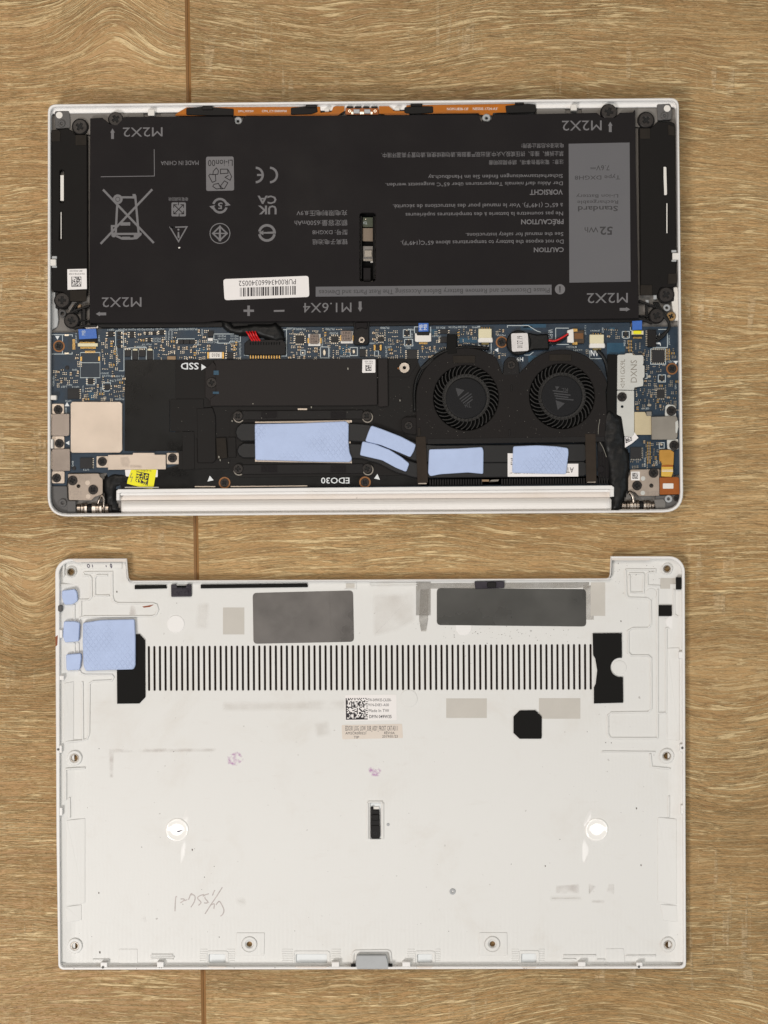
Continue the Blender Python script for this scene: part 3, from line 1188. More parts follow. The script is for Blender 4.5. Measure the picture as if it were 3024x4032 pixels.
    MB().flat([(1078, 1221), (1120, 1220), (1120, 1227), (1078, 1228)], z).build('printed_minus', A, bat)
    text('MADE IN CHINA', (633, 633, 782, 650), z, A, bat, tilt=TILT)
    strokes('printed_line', [[(607, 588), (608, 693), (397, 696)]], 2.6, z, A, bat)
    # recycling tile
    o = MB().flat(rnd([(811, 617), (920, 616), (922, 750), (812, 752)], 8), z).build('recycling_tile', A, bat)
    D = M['battery']
    text('Li-ion00', (819, 629, 916, 654), z + 0.015, D, o, tilt=TILT)
    chas = [[(840, 674), (852, 661), (860, 672), (858, 686), (838, 688), (840, 674)], [(868, 666), (896, 666), (898, 682), (868, 684), (868, 666)],
            [(898, 668), (912, 695), (906, 710), (886, 698), (900, 690)], [(826, 686), (848, 688), (850, 712), (836, 718), (822, 692), (826, 686)],
            [(842, 726), (860, 722), (870, 742), (852, 744), (838, 734), (842, 726)], [(878, 744), (868, 732), (884, 712), (897, 720), (884, 742), (868, 744)]]
    strokes('recycling_arrows', chas, 3.0, z + 0.015, D, o)
    # CE
    ce = MB()
    for cx in (1006, 1062):
        ce.flat(arc(cx, 689, 33, -88, 88, 14) + arc(cx, 689, 24, 88, -88, 14), z)
    ce.flat(rect(1012, 685, 1034, 693), z + 0.004)
    ce.build('printed_mark', A, bat)
    # recycling 5
    m5 = MB()
    m5.flat(arc(866, 810, 31, 195, 345, 14) + arc(866, 810, 22, 345, 195, 14), z)
    m5.flat(arc(866, 810, 31, 15, 165, 14) + arc(866, 810, 22, 165, 15, 14), z)
    m5.flat([(884, 812), (908, 808), (896, 796)], z + 0.003)
    m5.flat([(824, 812), (848, 808), (836, 824)], z + 0.003)
    m5.build('printed_mark', A, bat)
    text('5', (858, 797, 876, 823), z, A, bat, bold=0.03)
    text('UK', (1016, 809, 1089, 844), z, A, bat, bold=0.025)
    text('CA', (1014, 770, 1089, 803), z, A, bat, bold=0.025)
    # crossed out bin
    q = lambda pts: [(380 + x * 0.229, 730 + y * 0.229) for x, y in pts]
    bn = [q([(112, 72), (985, 990)]), q([(958, 68), (70, 1005)]), q([(358, 300), (330, 830)]), q([(665, 170), (725, 830)]), q([(430, 205), (665, 205)]), q([(300, 835), (775, 832)]),
          q([(410, 662), (580, 662)]), q([(340, 870), (440, 915), (600, 915), (690, 905), (760, 840)]), q([(265, 780), (265, 700), (320, 700)]), q([(440, 900), (580, 900)])]
    wb = MB()
    for i, p in enumerate(bn):
        wb.flat(stroke_poly(p, 13 if i == 6 else 8.5), z + 0.0015 * i)
    wb.flat_ring([(380 + (365 + 84 * math.cos(a * 0.2618)) * 0.229, 730 + (238 + 84 * math.sin(a * 0.2618)) * 0.229) for a in range(24)],
                 [(380 + (365 + 40 * math.cos(a * 0.2618)) * 0.229, 730 + (238 + 40 * math.sin(a * 0.2618)) * 0.229) for a in range(24)], z + 0.02)
    wb.flat(circ(380 + 365 * 0.229, 730 + 238 * 0.229, 7.5, 16), z + 0.021)
    wb.flat(circ(380 + 298 * 0.229, 730 + 850 * 0.229, 10, 16), z + 0.022)
    wb.flat([(380 + x * 0.229, 730 + y * 0.229) for x, y in ((640, 850), (760, 850), (700, 920), (640, 905))], z + 0.023)
    wb.flat([(380 + x * 0.229, 730 + y * 0.229) for x, y in ((618, 148), (672, 148), (680, 230), (625, 225))], z + 0.024)
    wb.build('printed_bin_mark', A, bat)
    # four-arrow recycling tile
    t4 = MB().flat(rnd(rect(675, 797, 732, 852), 6), z).build('recycling_tile', A, bat)
    strokes('recycling_arrows', [[(686, 807), (721, 841)], [(721, 807), (686, 841)], [(684, 818), (684, 806), (696, 806)], [(723, 818), (723, 806), (711, 806)], [(684, 830), (684, 842), (696, 842)],
                                 [(723, 830), (723, 842), (711, 842)], [(703, 797), (702, 808)], [(705, 852), (706, 840)]], 3.2, z + 0.015, D, t4)
    text('廢電池請回收', (663, 777, 741, 791), z, A, bat)
    tr = [[(670, 895), (736, 893), (703, 951), (670, 895), (690, 894)]]
    strokes('warning_triangle', tr, 5, z, A, bat)
    MB().flat([(700, 913), (705, 913), (707, 935), (703, 938), (699, 935)], z).flat(circ(702.5, 904, 4, 12), z).build('warning_triangle', A, bat)
    # two round marks
    tis = MB()
    tis.flat_ring(circ(866, 919, 41, 32), circ(866, 919, 37.5, 32), z)
    tis.flat([(863, 888), (869, 888), (871, 950), (861, 950)], z)
    tis.flat(stroke_poly([(866, 892), (838, 919), (866, 946)], 6), z + 0.003)
    tis.flat(stroke_poly([(866, 892), (894, 919), (866, 946)], 6), z + 0.004)
    tis.flat(stroke_poly([(840, 919), (892, 919)], 5), z + 0.005)
    tis.build('printed_mark', A, bat)
    bs = MB()
    bs.flat(arc(1051, 917, 35, 190, 350, 14) + arc(1051, 917, 25, 350, 190, 14), z)
    bs.flat(arc(1051, 917, 35, 10, 170, 14) + arc(1051, 917, 25, 170, 10, 14), z)
    bs.flat([(1018, 917), (1038, 907), (1036, 914), (1086, 911), (1086, 920), (1036, 920), (1038, 926)], z + 0.004)
    bs.build('printed_mark', A, bat)
    for body, box, bd in (('锂离子电池组', (1230, 942, 1369, 963), 0.0), ('型号: DXGH8', (1230, 905, 1369, 925), 0.0), ('额定容量:6500mAh', (1160, 866, 1368, 890), 0.0), ('充电限制电压:8.9V', (1168, 828, 1367, 850), 0.0),
                          ('CAUTION', (2102, 974, 2220, 993), 0.02), ('Do not expose the battery to temperatures above 65°C(149°F).', (1578, 941, 2219, 963), 0.004),
                          ('See the manual for safety instructions.', (1834, 911, 2218, 931), 0.004), ('PRÉCAUTION', (2052, 863, 2219, 888), 0.02),
                          ('Ne pas soumettre la batterie à des températures supérieures', (1597, 831, 2217, 851), 0.004),
                          ('à 65°C (149°F). Voir le manuel pour des instructions de sécurité.', (1547, 797, 2216, 819), 0.004), ('VORSICHT', (2086, 746, 2216, 767), 0.02),
                          ('Der Akku darf niemals Temperaturen über 65°C ausgesetzt werden.', (1518, 713, 2216, 733), 0.004), ('Sicherheitsanweisungen finden Sie im Handbuch.ay', (1686, 683, 2216, 703), 0.004),
                          ('注意：電池警告事項，請參閱說明書', (1925, 629, 2219, 648), 0.0),
                          ('禁止拆解、撞击、挤压或投入火中,若出现严重鼓胀,请勿继续使用,请勿置于高温环境中.', (1502, 597, 2219, 618), 0.0), ('电池浸水后禁止使用!', (2054, 564, 2219, 583), 0.0)):
        text(body, box, z, A, bat, bold=bd, tilt=TILT)
    # grey panel
    pn = MB().flat([(2239, 566), (2479, 561), (2483, 1109), (2242, 1113)], z).build('grey_panel', M['panel'], bat)
    for body, box, bd in (('7.6V⎓', (2325, 651, 2400, 671), 0.0), ('Type DXGH8', (2263, 686, 2442, 707), 0.0), ('Li-ion Battery', (2269, 761, 2434, 779), 0.0), ('Rechargeable', (2273, 785, 2434, 803), 0.0), ('Standard', (2276, 811, 2433, 832), 0.012),
                          ('52', (2362, 892, 2412, 925), 0.02), ('Wh', (2302, 894, 2356, 915), 0.0)):
        text(body, box, z + 0.02, M['panelink'], pn, bold=bd, tilt=TILT)
    bn2 = MB().flat([(1243, 1129), (2172, 1121), (2172, 1160), (1243, 1168)], z).build('grey_banner', M['panel'], bat)
    text('Please Disconnect and Remove Battery Before Accessing The Rest Parts and Devices', (1256, 1132, 2164, 1157), z + 0.02, M['panelink'], bn2, tilt=TILT)
    ic = MB().flat(circ(2205, 1139, 20, 28), z).build('info_mark', A, bat)
    text('i', (2201, 1127, 2208, 1152), z + 0.02, M['panelink'], ic, bold=0.02)
    # white barcode sticker
    st = P('barcode_sticker', bat, M['paper'], rnd([(879, 1099), (1215, 1086), (1218, 1169), (884, 1182)], 11), ZB + 0.005, ZB + 0.09, 0.0)
    text('PUR00434660340052', (940, 1102, 1165, 1123), ZB + 0.11, M['ink'], st, tilt=0.032)
    bars = MB()
    rg = random.Random(4)
    u = 0.0
    while u < 1.0:
        wd = rg.choice((1, 1, 2, 3, 4)) / 130.0
        e = min(1.0, u + wd)
        x0, x1 = 945 + 221 * u, 945 + 221 * e
        dy = lambda x: -(x - 945) * 0.035
        bars.flat([(x0, 1133 + dy(x0)), (x1, 1133 + dy(x1)), (x1, 1168 + dy(x1)), (x0, 1168 + dy(x0))], ZB + 0.11)
        u = e + rg.choice((1, 1, 2, 3)) / 130.0
    bars.build('printed_barcode', M['ink'], st)
    MB().prism([(702, 973), (710, 973), (709, 977), (703, 979)], z, z + 0.1).build('lint', M['white'], bat)


battery()


# ------------------------------------------------------------------ flex strips along the top rim
def top_flex():
    o = P('flex_strip', LAP, M['orangeflex'], [(690, 452), (705, 440), (735, 423), (1260, 420), (1262, 448), (1240, 456), (690, 456)], 9.6, 9.75, 0.0)
    text('DPN_M7F2W', (938, 434, 999, 443), 9.78, M['silkwhite'], o, rot=0)
    text('CPN_CY100009F00', (1031, 433, 1129, 443), 9.78, M['silkwhite'], o, rot=0)
    P('flex_strip', LAP, M['orangeflex'], [(1240, 452), (1262, 444), (1305, 440), (1312, 422), (1322, 418), (1356, 418), (1356, 436), (1338, 448), (1322, 467), (1250, 468)], 9.8, 10.0, 0.0)
    P('flex_strip', LAP, M['orangeflex'], [(1492, 418), (1530, 418), (1545, 428), (1548, 436), (1606, 438), (1614, 447), (1602, 465), (1536, 466), (1512, 449), (1492, 448)], 9.8, 10.0, 0.0)
    o = P('flex_strip', LAP, M['orangeflex'], [(1600, 415), (2064, 408), (2064, 442), (1942, 444), (1938, 454), (1888, 452), (1884, 446), (1600, 449)], 9.6, 9.75, 0.0)
    text('NOM-U838-13F', (1760, 424, 1844, 434), 9.78, M['silkwhite'], o, rot=0)
    text("NESSIE-1724-A3'", (1862, 423, 1960, 433), 9.78, M['silkwhite'], o, rot=0)
    tape = M['filmmat']
    for a in ([(733, 425), (800, 420), (920, 428), (920, 456), (840, 456), (733, 452)], [(1145, 424), (1205, 418), (1246, 420), (1252, 440), (1226, 449), (1145, 452)],
              [(1592, 422), (1640, 417), (1705, 418), (1706, 444), (1620, 450), (1592, 444)], [(1990, 416), (2076, 408), (2110, 410), (2111, 442), (1994, 446)]):
        P('black_tape', LAP, tape, rnd(a, 5), 9.4, 10.3, 0.3)
    for a in (rect(795, 417, 838, 432), rect(1203, 412, 1248, 424), rect(1616, 407, 1662, 418), rect(2028, 399, 2062, 412)):
        P('rubber_block', LAP, M['blackplastic'], rnd(a, 5), 9.4, 11.2, 0.4)
    b = P('indicator_board', LAP, M['brownboard'], rect(1360, 424, 1490, 452), 9.2, 10.0, 0.1)
    for i in range(4):
        P('rubber_block', LAP, M['blackplastic'], rnd(rect(1365 + i * 32, 418, 1391 + i * 32, 426), 3), 9.2, 10.4, 0.2)
    for x in (1404, 1446):
        P('indicator_lamp', b, M['greyclip'], rnd(rect(x - 12, 430, x + 12, 446), 2), 10.0, 10.6, 0.15)
        for s in (-1, 1):
            P('solder_pad', b, M['solder'], rect(x + s * 17 - 4, 440, x + s * 17 + 4, 450), 10.0, 10.25, 0.05)
    for x in (1377, 1477):
        MB().prism(circ(x, 437, 6, 14), 10.0, 10.2, 0.05, [circ(x, 437, 3, 14)]).build('solder_pad', M['solder'], b)
    P('blue_shim', LAP, M['channel'], [(330, 1285), (386, 1280), (386, 1292), (340, 1296)], 8.0, 9.2, 0.1)


top_flex()

# ------------------------------------------------------------------ motherboard
ZP = 8.6
ZF = 9.0     # insulating film over the board
MBD = P('motherboard', LAP, M['pcb'], [(203, 1310), (330, 1308), (333, 1296), (880, 1288), (1400, 1283), (1520, 1280), (2480, 1270), (2482, 1286), (2672, 1286), (2676, 1866), (2655, 1872), (2653, 1775), (2600, 1845), (2440, 1850), (2440, 1918), (440, 1926), (420, 1862), (270, 1862), (262, 1912), (204, 1912)], 7.6, ZP, 0.05)
OCC = []


def chip(x0, y0, x1, y1, h=0.9, pins='', name='chip', mat='chip', ink=None, z=ZP):
    mb = MB()
    mb.prism(rect(x0, y0, x1, y1), z, z + h, 0.08)
    n_of = lambda d: max(2, int(d / 7))
    for side in pins:
        d = (x1 - x0) if side in 'TB' else (y1 - y0)
        n = n_of(d)
        for i in range(n):
            t = (i + 0.5) / n
            if side in 'TB':
                cx = x0 + d * t
                cy = y0 - 3 if side == 'T' else y1 + 3
                mb.prism(rect(cx - 1.6, cy - 3.5, cx + 1.6, cy + 3.5), z, z + 0.18, 0, (), 1)
            else:
                cy = y0 + d * t
                cx = x0 - 3 if side == 'L' else x1 + 3
                mb.prism(rect(cx - 3.5, cy - 1.6, cx + 3.5, cy + 1.6), z, z + 0.18, 0, (), 1)
    o = mb.build(name, [M[mat], M['solder']], MBD)
    OCC.append((x0 - 6, y0 - 6, x1 + 6, y1 + 6))
    return o


def occ(x0, y0, x1, y1, pad=4):
    OCC.append((x0 - pad, y0 - pad, x1 + pad, y1 + pad))


def ring_screw(x, y, parent, r=17, cut=False, z=ZP):
    o = MB().prism(circ(x, y, 23, 32), z, z + 0.12, 0, [circ(x, y, 16.5, 32)]).build('copper_ring', M['copper'], parent)
    screw(x, y, r, z + 0.1, parent)
    occ(x - 24, y - 24, x + 24, y + 24)


def tri(x, y, s, ang, z, parent, mat='silkwhite'):
    MB().flat([(x + s * math.cos(math.radians(ang + k)), y + s * math.sin(math.radians(ang + k))) for k in (0, 120, 240)], z).build('printed_triangle', M[mat], parent)


def board():
    for x, y in ((232, 1363), (1975, 1347), (2646, 1452)):
        ring_screw(x, y, MBD)
    tri(226, 1328, 10, 90, ZP + 0.03, MBD)
    tri(2661, 1426, 10, 90, ZP + 0.03, MBD)
    tri(1957, 1378, 10, 60, ZP + 0.03, MBD)
    tri(264, 1594, 11, -90, ZP + 0.03, MBD)
    tri(268, 1744, 10, 180, ZP + 0.03, MBD)
    chip(266, 1530, 312, 1571, pins='R')
    chip(315, 1803, 363, 1845, pins='R')
    for a in ((491, 1378, 515, 1404), (547, 1378, 572, 1404)):
        chip(*a, pins='T')
    for a in ((521, 1382, 543, 1416), (579, 1382, 602, 1416)):
        chip(*a)
        P('solder_pad', MBD, M['cream'], rect(a[0] + 2, a[1] - 8, a[2] - 2, a[1] - 2), ZP, ZP + 0.7, 0.05)
    for y in (1306, 1323, 1341, 1358):
        chip(462, y, 476, y + 11, 0.6, 'R')
    for a in ((345, 1490, 366, 1514), (411, 1516, 434, 1534), (510, 1306, 527, 1330), (573, 1306, 585, 1318), (600, 1306, 616, 1318), (627, 1300, 645, 1318), (425, 1306, 446, 1326),
              (1733, 1298, 1764, 1314), (1733, 1327, 1764, 1349), (893, 1388, 919, 1413), (700, 1338, 722, 1354), (724, 1338, 746, 1354), (748, 1338, 768, 1354), (580, 1330, 594, 1346)):
        chip(*a, h=0.7, pins='LR')
    for a in ((1163, 1320, 1198, 1352), (1303, 1324, 1333, 1348), (2587, 1534, 2617, 1567), (1488, 1326, 1512, 1344)):
        chip(*a, h=0.7, pins='TBLR')
    chip(1602, 1378, 1642, 1414, 0.7, 'LR')
    chip(2568, 1378, 2616, 1426, 0.8, 'TBLR')
    chip(2482, 1761, 2526, 1806, 0.8, 'RB')
    chip(1416, 1376, 1440, 1404, 0.8, 'R')
    chip(818, 1304, 839, 1324, 1.2)
    P('fuse', MBD, M['white'], rect(818, 1331, 838, 1342), ZP, ZP + 0.8, 0.1)
    occ(816, 1326, 842, 1346)
    # dark boxes marked out on the board
    for a in ((317, 1390, 393, 1427), (317, 1430, 393, 1486), (268, 1328, 285, 1385), (205, 1320, 246, 1392)):
        if a[0] > 250:
            P('component_bay', MBD, material('bay_blue', '#182632', 0.5), rect(*a), ZP, ZP + 0.06, 0.0)
        occ(*a)
    for a in ((254, 1316, 271, 1323), (254, 1388, 271, 1395)):
        P('solder_pad', MBD, M['solder'], rect(*a), ZP, ZP + 0.2, 0.04)
    for a in ((316, 1404, 323, 1421), (387, 1404, 394, 1421)):
        P('solder_pad', MBD, M['gold'], rect(*a), ZP + 0.06, ZP + 0.25, 0.04)
    for i in range(9):
        P('contact', MBD, M['gold'], rect(285, 1336 + i * 4.6, 296, 1338.6 + i * 4.6), ZP, ZP + 0.1, 0.0)
        P('contact', MBD, M['gold'], rect(335 + i * 4.6, 1381, 337.8 + i * 4.6, 1390), ZP, ZP + 0.1, 0.0)
    # silkscreen frames
    sl = [[(203, 1318), (285, 1318), (285, 1326)], [(203, 1394), (284, 1394), (284, 1386)], [(246, 1320), (246, 1345)], [(246, 1378), (246, 1393)], [(317, 1388), (393, 1388), (393, 1487), (317, 1487), (317, 1388)], [(317, 1428), (393, 1428)],
          [(455, 1303), (486, 1303), (486, 1368)], [(455, 1303), (455, 1362), (460, 1370), (460, 1392), (464, 1400), (464, 1432)], [(488, 1376), (508, 1370), (576, 1368), (576, 1376)], [(488, 1376), (488, 1460), (468, 1460)],
          [(518, 1378), (518, 1416)], [(545, 1378), (545, 1416)], [(576, 1378), (576, 1416)], [(604, 1378), (604, 1416)], [(342, 1488), (342, 1515), (372, 1515), (372, 1508), (378, 1508), (378, 1492), (370, 1492)],
          [(404, 1507), (435, 1507), (435, 1532), (428, 1540), (412, 1540), (404, 1532), (404, 1507)], [(699, 1334), (765, 1334), (765, 1358), (780, 1358), (780, 1340)], [(699, 1334), (699, 1352)],
          [(842, 1315), (946, 1315), (946, 1346)], [(842, 1315), (842, 1338), (856, 1338)], [(858, 1340), (858, 1351), (904, 1351), (904, 1346), (946, 1346)], [(960, 1398), (980, 1401)], [(1108, 1402), (1128, 1402), (1128, 1298), (1100, 1298)],
          [(1262, 1366), (1294, 1366), (1294, 1409), (1262, 1409), (1262, 1366)], [(1379, 1368), (1407, 1368), (1407, 1400), (1379, 1400), (1379, 1368)], [(1184, 1379), (1201, 1379), (1201, 1398), (1184, 1398), (1184, 1379)],
          [(1475, 1382), (1490, 1382), (1490, 1402), (1475, 1402), (1475, 1382)], [(1588, 1298), (1616, 1298), (1616, 1328), (1588, 1328), (1588, 1298)], [(1593, 1336), (1624, 1336), (1626, 1362), (1593, 1362), (1593, 1336)],
          [(1632, 1287), (1632, 1312)], [(1696, 1287), (1696, 1312)], [(1632, 1287), (1648, 1287)], [(1884, 1352), (1884, 1390), (1934, 1390), (1934, 1352)],
          [(1998, 1290), (1998, 1282), (2080, 1282), (2105, 1298), (2116, 1304), (2130, 1308)], [(2188, 1356), (2240, 1356)], [(2188, 1292), (2240, 1292)], [(2188, 1292), (2188, 1340)],
          [(2322, 1380), (2322, 1412), (2370, 1412)], [(2450, 1305), (2478, 1305), (2478, 1330), (2470, 1332), (2456, 1332), (2450, 1328), (2450, 1305)],
          [(2482, 1288), (2482, 1301), (2490, 1301)], [(2592, 1297), (2628, 1297), (2628, 1368), (2570, 1368)], [(2562, 1374), (2621, 1374), (2621, 1434), (2562, 1434), (2562, 1374)],
          [(2592, 1476), (2620, 1476), (2620, 1504), (2592, 1504), (2592, 1476)], [(2538, 1472), (2548, 1472), (2548, 1490), (2538, 1490)], [(2596, 1743), (2615, 1743), (2615, 1765), (2596, 1765), (2596, 1743)],
          [(1880, 1285), (1890, 1285)], [(2064, 1398), (2085, 1398), (2100, 1386)]]
    strokes('silkscreen_line', sl, 2.6, ZP + 0.02, M['silk'], MBD)
    T = [('JESP1', (297, 1313, 304, 1352), 90), ('JKB1', (387, 1320, 394, 1345), 90), ('QE11', (424, 1294, 450, 1302), 180), ('PQ104', (466, 1293, 500, 1301), 180), ('PQ101', (505, 1293, 535, 1301), 180), ('PQ126', (540, 1293, 572, 1301), 180),
         ('PQ123', (576, 1293, 606, 1301), 180), ('PQ125', (612, 1292, 646, 1300), 180), ('PQ124', (597, 1330, 632, 1337), 180), ('PQ121', (600, 1340, 632, 1347), 180), ('PQ119', (560, 1352, 596, 1359), 180), ('PQ109', (538, 1360, 572, 1367), 180),
         ('PD305', (666, 1294, 700, 1302), 180), ('PD308', (704, 1292, 738, 1300), 180), ('PU301', (742, 1292, 776, 1300), 180), ('PD300', (650, 1304, 656, 1338), 90), ('PD301', (662, 1304, 668, 1338), 90), ('PD306', (674, 1304, 680, 1336), 90),
         ('QE20', (793, 1296, 800, 1322), 90), ('PQ101', (858, 1319, 888, 1327), 180), ('PQ100', (858, 1330, 888, 1337), 180), ('PQ114', (908, 1319, 938, 1326), 180), ('PQ113', (908, 1329, 938, 1336), 180), ('PL101', (908, 1338, 938, 1344), 180),
         ('PC1541', (816, 1344, 856, 1351), 180), ('PL103PL10', (942, 1352, 949, 1414), 90), ('JDEG1', (397, 1465, 428, 1473), 180), ('PQ199', (402, 1476, 440, 1483), 180), ('PL100', (454, 1478, 488, 1485), 180), ('QE2', (460, 1491, 480, 1499), 180),
         ('LT4', (432, 1495, 456, 1503), 180), ('QH2', (284, 1452, 304, 1460), 180), ('QH1', (262, 1512, 284, 1519), 180), ('UE7', (240, 1519, 262, 1526), 180), ('QE13', (284, 1520, 312, 1527), 180), ('VE8UE6', (207, 1480, 214, 1522), 90), ('UT4', (258, 1575, 280, 1582), 180),
         ('Q11', (344, 1536, 362, 1543), 180), ('QE16', (324, 1518, 330, 1545), 90), ('D12', (394, 1525, 401, 1545), 90), ('PQ200', (454, 1568, 488, 1575), 180), ('D28', (256, 1605, 263, 1626), 90), ('D48', (283, 1815, 290, 1836), 90), ('UT3', (328, 1846, 350, 1853), 180),
         ('PL600', (1128, 1290, 1162, 1298), 180), ('PU600', (1166, 1292, 1202, 1300), 180), ('PL700', (1282, 1292, 1316, 1300), 180), ('PU700', (1298, 1308, 1330, 1316), 180), ('PL601', (1266, 1330, 1272, 1364), 90), ('PJP600', (1294, 1372, 1301, 1410), 90),
         ('PJP700', (1338, 1398, 1378, 1406), 180), ('UZ4', (1418, 1366, 1438, 1373), 180), ('PL900', (1498, 1287, 1532, 1295), 180), ('PU900', (1455, 1348, 1486, 1355), 180), ('PL901', (1518, 1372, 1525, 1406), 90), ('QE15', (1516, 1362, 1543, 1370), 180),
         ('MD2', (1606, 1294, 1630, 1301), 180), ('JTP', (1620, 1310, 1627, 1340), 90), ('PD110', (1718, 1286, 1752, 1294), 180), ('PQ156', (1766, 1284, 1800, 1292), 180), ('PQ158', (1804, 1283, 1838, 1291), 180), ('PQ155', (1702, 1320, 1736, 1327), 180), ('JFAN2', (1858, 1284, 1892, 1292), 180),
         ('PQ151', (1958, 1316, 1990, 1323), 180), ('MD1', (1598, 1365, 1616, 1373), 180), ('Q150', (1712, 1384, 1738, 1391), 180), ('JRTC1', (2302, 1282, 2309, 1318), 90), ('JFAN1', (2326, 1298, 2362, 1305), 180), ('D79', (2370, 1290, 2377, 1310), 90), ('RTCD1', (2232, 1362, 2270, 1370), 180),
         ('CLRP1', (2258, 1375, 2292, 1382), 180), ('JSPK1', (2632, 1322, 2639, 1358), 90), ('UZ1', (2630, 1420, 2652, 1427), 180), ('QR1', (2657, 1512, 2664, 1532), 90), ('QE119', (2526, 1604, 2556, 1612), 180), ('DA6', (2582, 1812, 2589, 1832), 90), ('UA352', (2536, 1802, 2543, 1838), 90), ('MD3', (2456, 1340, 2463, 1362), 90)]
    for b, bx, r in T:
        text(b, bx, ZP + 0.025, M['silk'], MBD, rot=r, name='silkscreen_text')
        occ(*bx, pad=1)
    text('H9', (2034, 1406, 2060, 1423), ZP + 0.025, M['silkwhite'], MBD, name='silkscreen_text', bold=0.02)
    text('V8 FOUNT', (2158, 1297, 2176, 1360), ZP + 0.025, M['silk'], MBD, rot=270, name='silkscreen_text')
    text('AN', (1886, 1358, 1926, 1380), ZP + 0.025, M['silkwhite'], MBD, rot=180, name='silkscreen_text', bold=0.02)
    text('AN', (2326, 1378, 2358, 1402), ZP + 0.025, M['silkwhite'], MBD, rot=180, name='silkscreen_text', bold=0.02)
    text('JK', (2582, 1310, 2602, 1362), ZP + 0.025, M['silkwhite'], MBD, rot=90, name='silkscreen_text', bold=0.02)
    # inductors
    for (bx, tx, lab) in (((1214, 1315, 1262, 1362), (1219, 1316, 1255, 1353), '1R0\n051\n158'), ((1342, 1304, 1390, 1352), (1343, 1302, 1384, 1342), '1R0\n051\n158')):
        b = P('inductor', MBD, M['white'], rect(*bx), ZP, ZP + 0.4, 0.05)
        t = P('core', b, M['inductor'], rnd(rect(*tx), 5), ZP + 0.4, ZP + 2.0, 0.25)
        text(lab, (tx[0] + 5, tx[1] + 5, tx[2] - 5, tx[3] - 5), ZP + 2.02, M['chip'], b, rot=0)
        for s in (0, 1):
            x = bx[0] - 3 if s == 0 else bx[2] - 2
            P('terminal', b, M['gold'], rect(x, bx[1] + 16, x + 6, bx[3] - 10), ZP, ZP + 0.8, 0.05)
        occ(*bx, pad=6)
    # sense resistor
    r = P('sense_resistor', MBD, M['white'], rect(824, 1386, 874, 1411), ZP, ZP + 0.9, 0.1)
    for x in (816, 875):
        P('terminal', r, M['gold'], rect(x, 1386, x + 7, 1412), ZP, ZP + 0.8, 0.05)
    text('R010', (834, 1391, 864, 1405), ZP + 0.92, M['ink'], r)
    occ(814, 1384, 884, 1414)
    P('inductor', MBD, M['captan'], rnd(rect(658, 1402, 692, 1416), 3), ZP, ZP + 1.2, 0.1)
    occ(656, 1398, 696, 1418)
    c = P('tantalum_capacitor', MBD, M['chip'], rect(1480, 1358, 1494, 1379), ZP, ZP + 1.2, 0.1)
    for x in (1471, 1495):
        P('terminal', c, M['gold'], rect(x, 1357, x + 8, 1380), ZP, ZP + 1.1, 0.1)
    occ(1468, 1354, 1506, 1384)
    # solder ovals in silkscreen frames
    for x, y, a, b in ((1277, 1388, 6, 13), (1393, 1384, 6, 9), (1192, 1389, 5, 5), (2556, 1482, 8, 6), (2634, 1481, 8, 6), (2557, 1595, 9, 6), (2605, 1750, 5, 5)):
        MB().prism([(x + a * math.cos(k * 0.524), y + b * math.sin(k * 0.524)) for k in range(12)], ZP, ZP + 0.4, 0.2).build('solder_joint', M['solder'], MBD)
        occ(x - a - 3, y - b - 3, x + a + 3, y + b + 3)
    # three-pad parts in frames
    for x, y in ((1602, 1312), (1609, 1348), (2464, 1317), (2606, 1490)):
        o = P('transistor', MBD, M['chip'], rect(x - 8, y - 8, x + 8, y + 6), ZP, ZP + 0.8, 0.1)
        for dx, dy in ((-8, 9), (8, 9), (0, -11)):
            MB().lathe_z(x + dx, y + dy, [(0.5, ZP), (0.48, ZP + 0.2), (0.25, ZP + 0.4)], 10).build('solder_joint', M['solder'], o)
        occ(x - 16, y - 16, x + 16, y + 16)
    # FPC ribbons and connectors
    b = P('ribbon_cable', MBD, M['blueflex'], [(308, 1296), (378, 1294), (382, 1332), (312, 1336)], 9.8, 10.0, 0.05)
    text('MB', (322, 1301, 336, 1320), 10.02, M['silk'], b, rot=90)
    P('ribbon_end', b, M['filmmat'], [(312, 1336), (382, 1332), (382, 1349), (313, 1350)], 9.4, 9.7, 0.05)
    occ(300, 1290, 392, 1376)
    k = P('connector', MBD, M['cream'], rnd(rect(306, 1351, 385, 1364), 2), ZP, ZP + 1.4, 0.15)
    for i in range(15):
        P('contact', k, M['gold'], rect(317 + i * 4.1, 1364, 319.5 + i * 4.1, 1373), ZP, ZP + 0.3, 0.0)
        P('contact', k, M['gold'], rect(314 + i * 4.1, 1346.5, 316.5 + i * 4.1, 1351), ZP, ZP + 1.2, 0.0)
    b = P('ribbon_cable', MBD, M['blueflex'], [(1648, 1272), (1687, 1272), (1687, 1305), (1648, 1306)], 9.6, 9.8, 0.05)
    text('MB', (1651, 1278, 1664, 1300), 9.82, M['silkwhite'], b, rot=90)
    text('MB', (1668, 1277, 1681, 1299), 9.82, M['silkwhite'], b, rot=90)
    k = P('connector', MBD, M['white'], rnd([(1634, 1312), (1640, 1312), (1642, 1320), (1690, 1320), (1692, 1310), (1698, 1312), (1698, 1344), (1684, 1346), (1640, 1346), (1634, 1342)], 2), ZP, ZP + 1.3, 0.15)
    P('connector_latch', k, M['blackplastic'], rect(1645, 1306, 1690, 1319), ZP, ZP + 1.0, 0.1)
    for i in range(8):
        P('contact', k, M['gold'], rect(1650 + i * 4.2, 1346, 1652.6 + i * 4.2, 1355), ZP, ZP + 0.3, 0.0)
    occ(1628, 1285, 1704, 1358)
    b = P('ribbon_cable', MBD, M['blueflex'], [(2489, 1264), (2528, 1262), (2528, 1298), (2490, 1300)], 9.8, 10.0, 0.05)
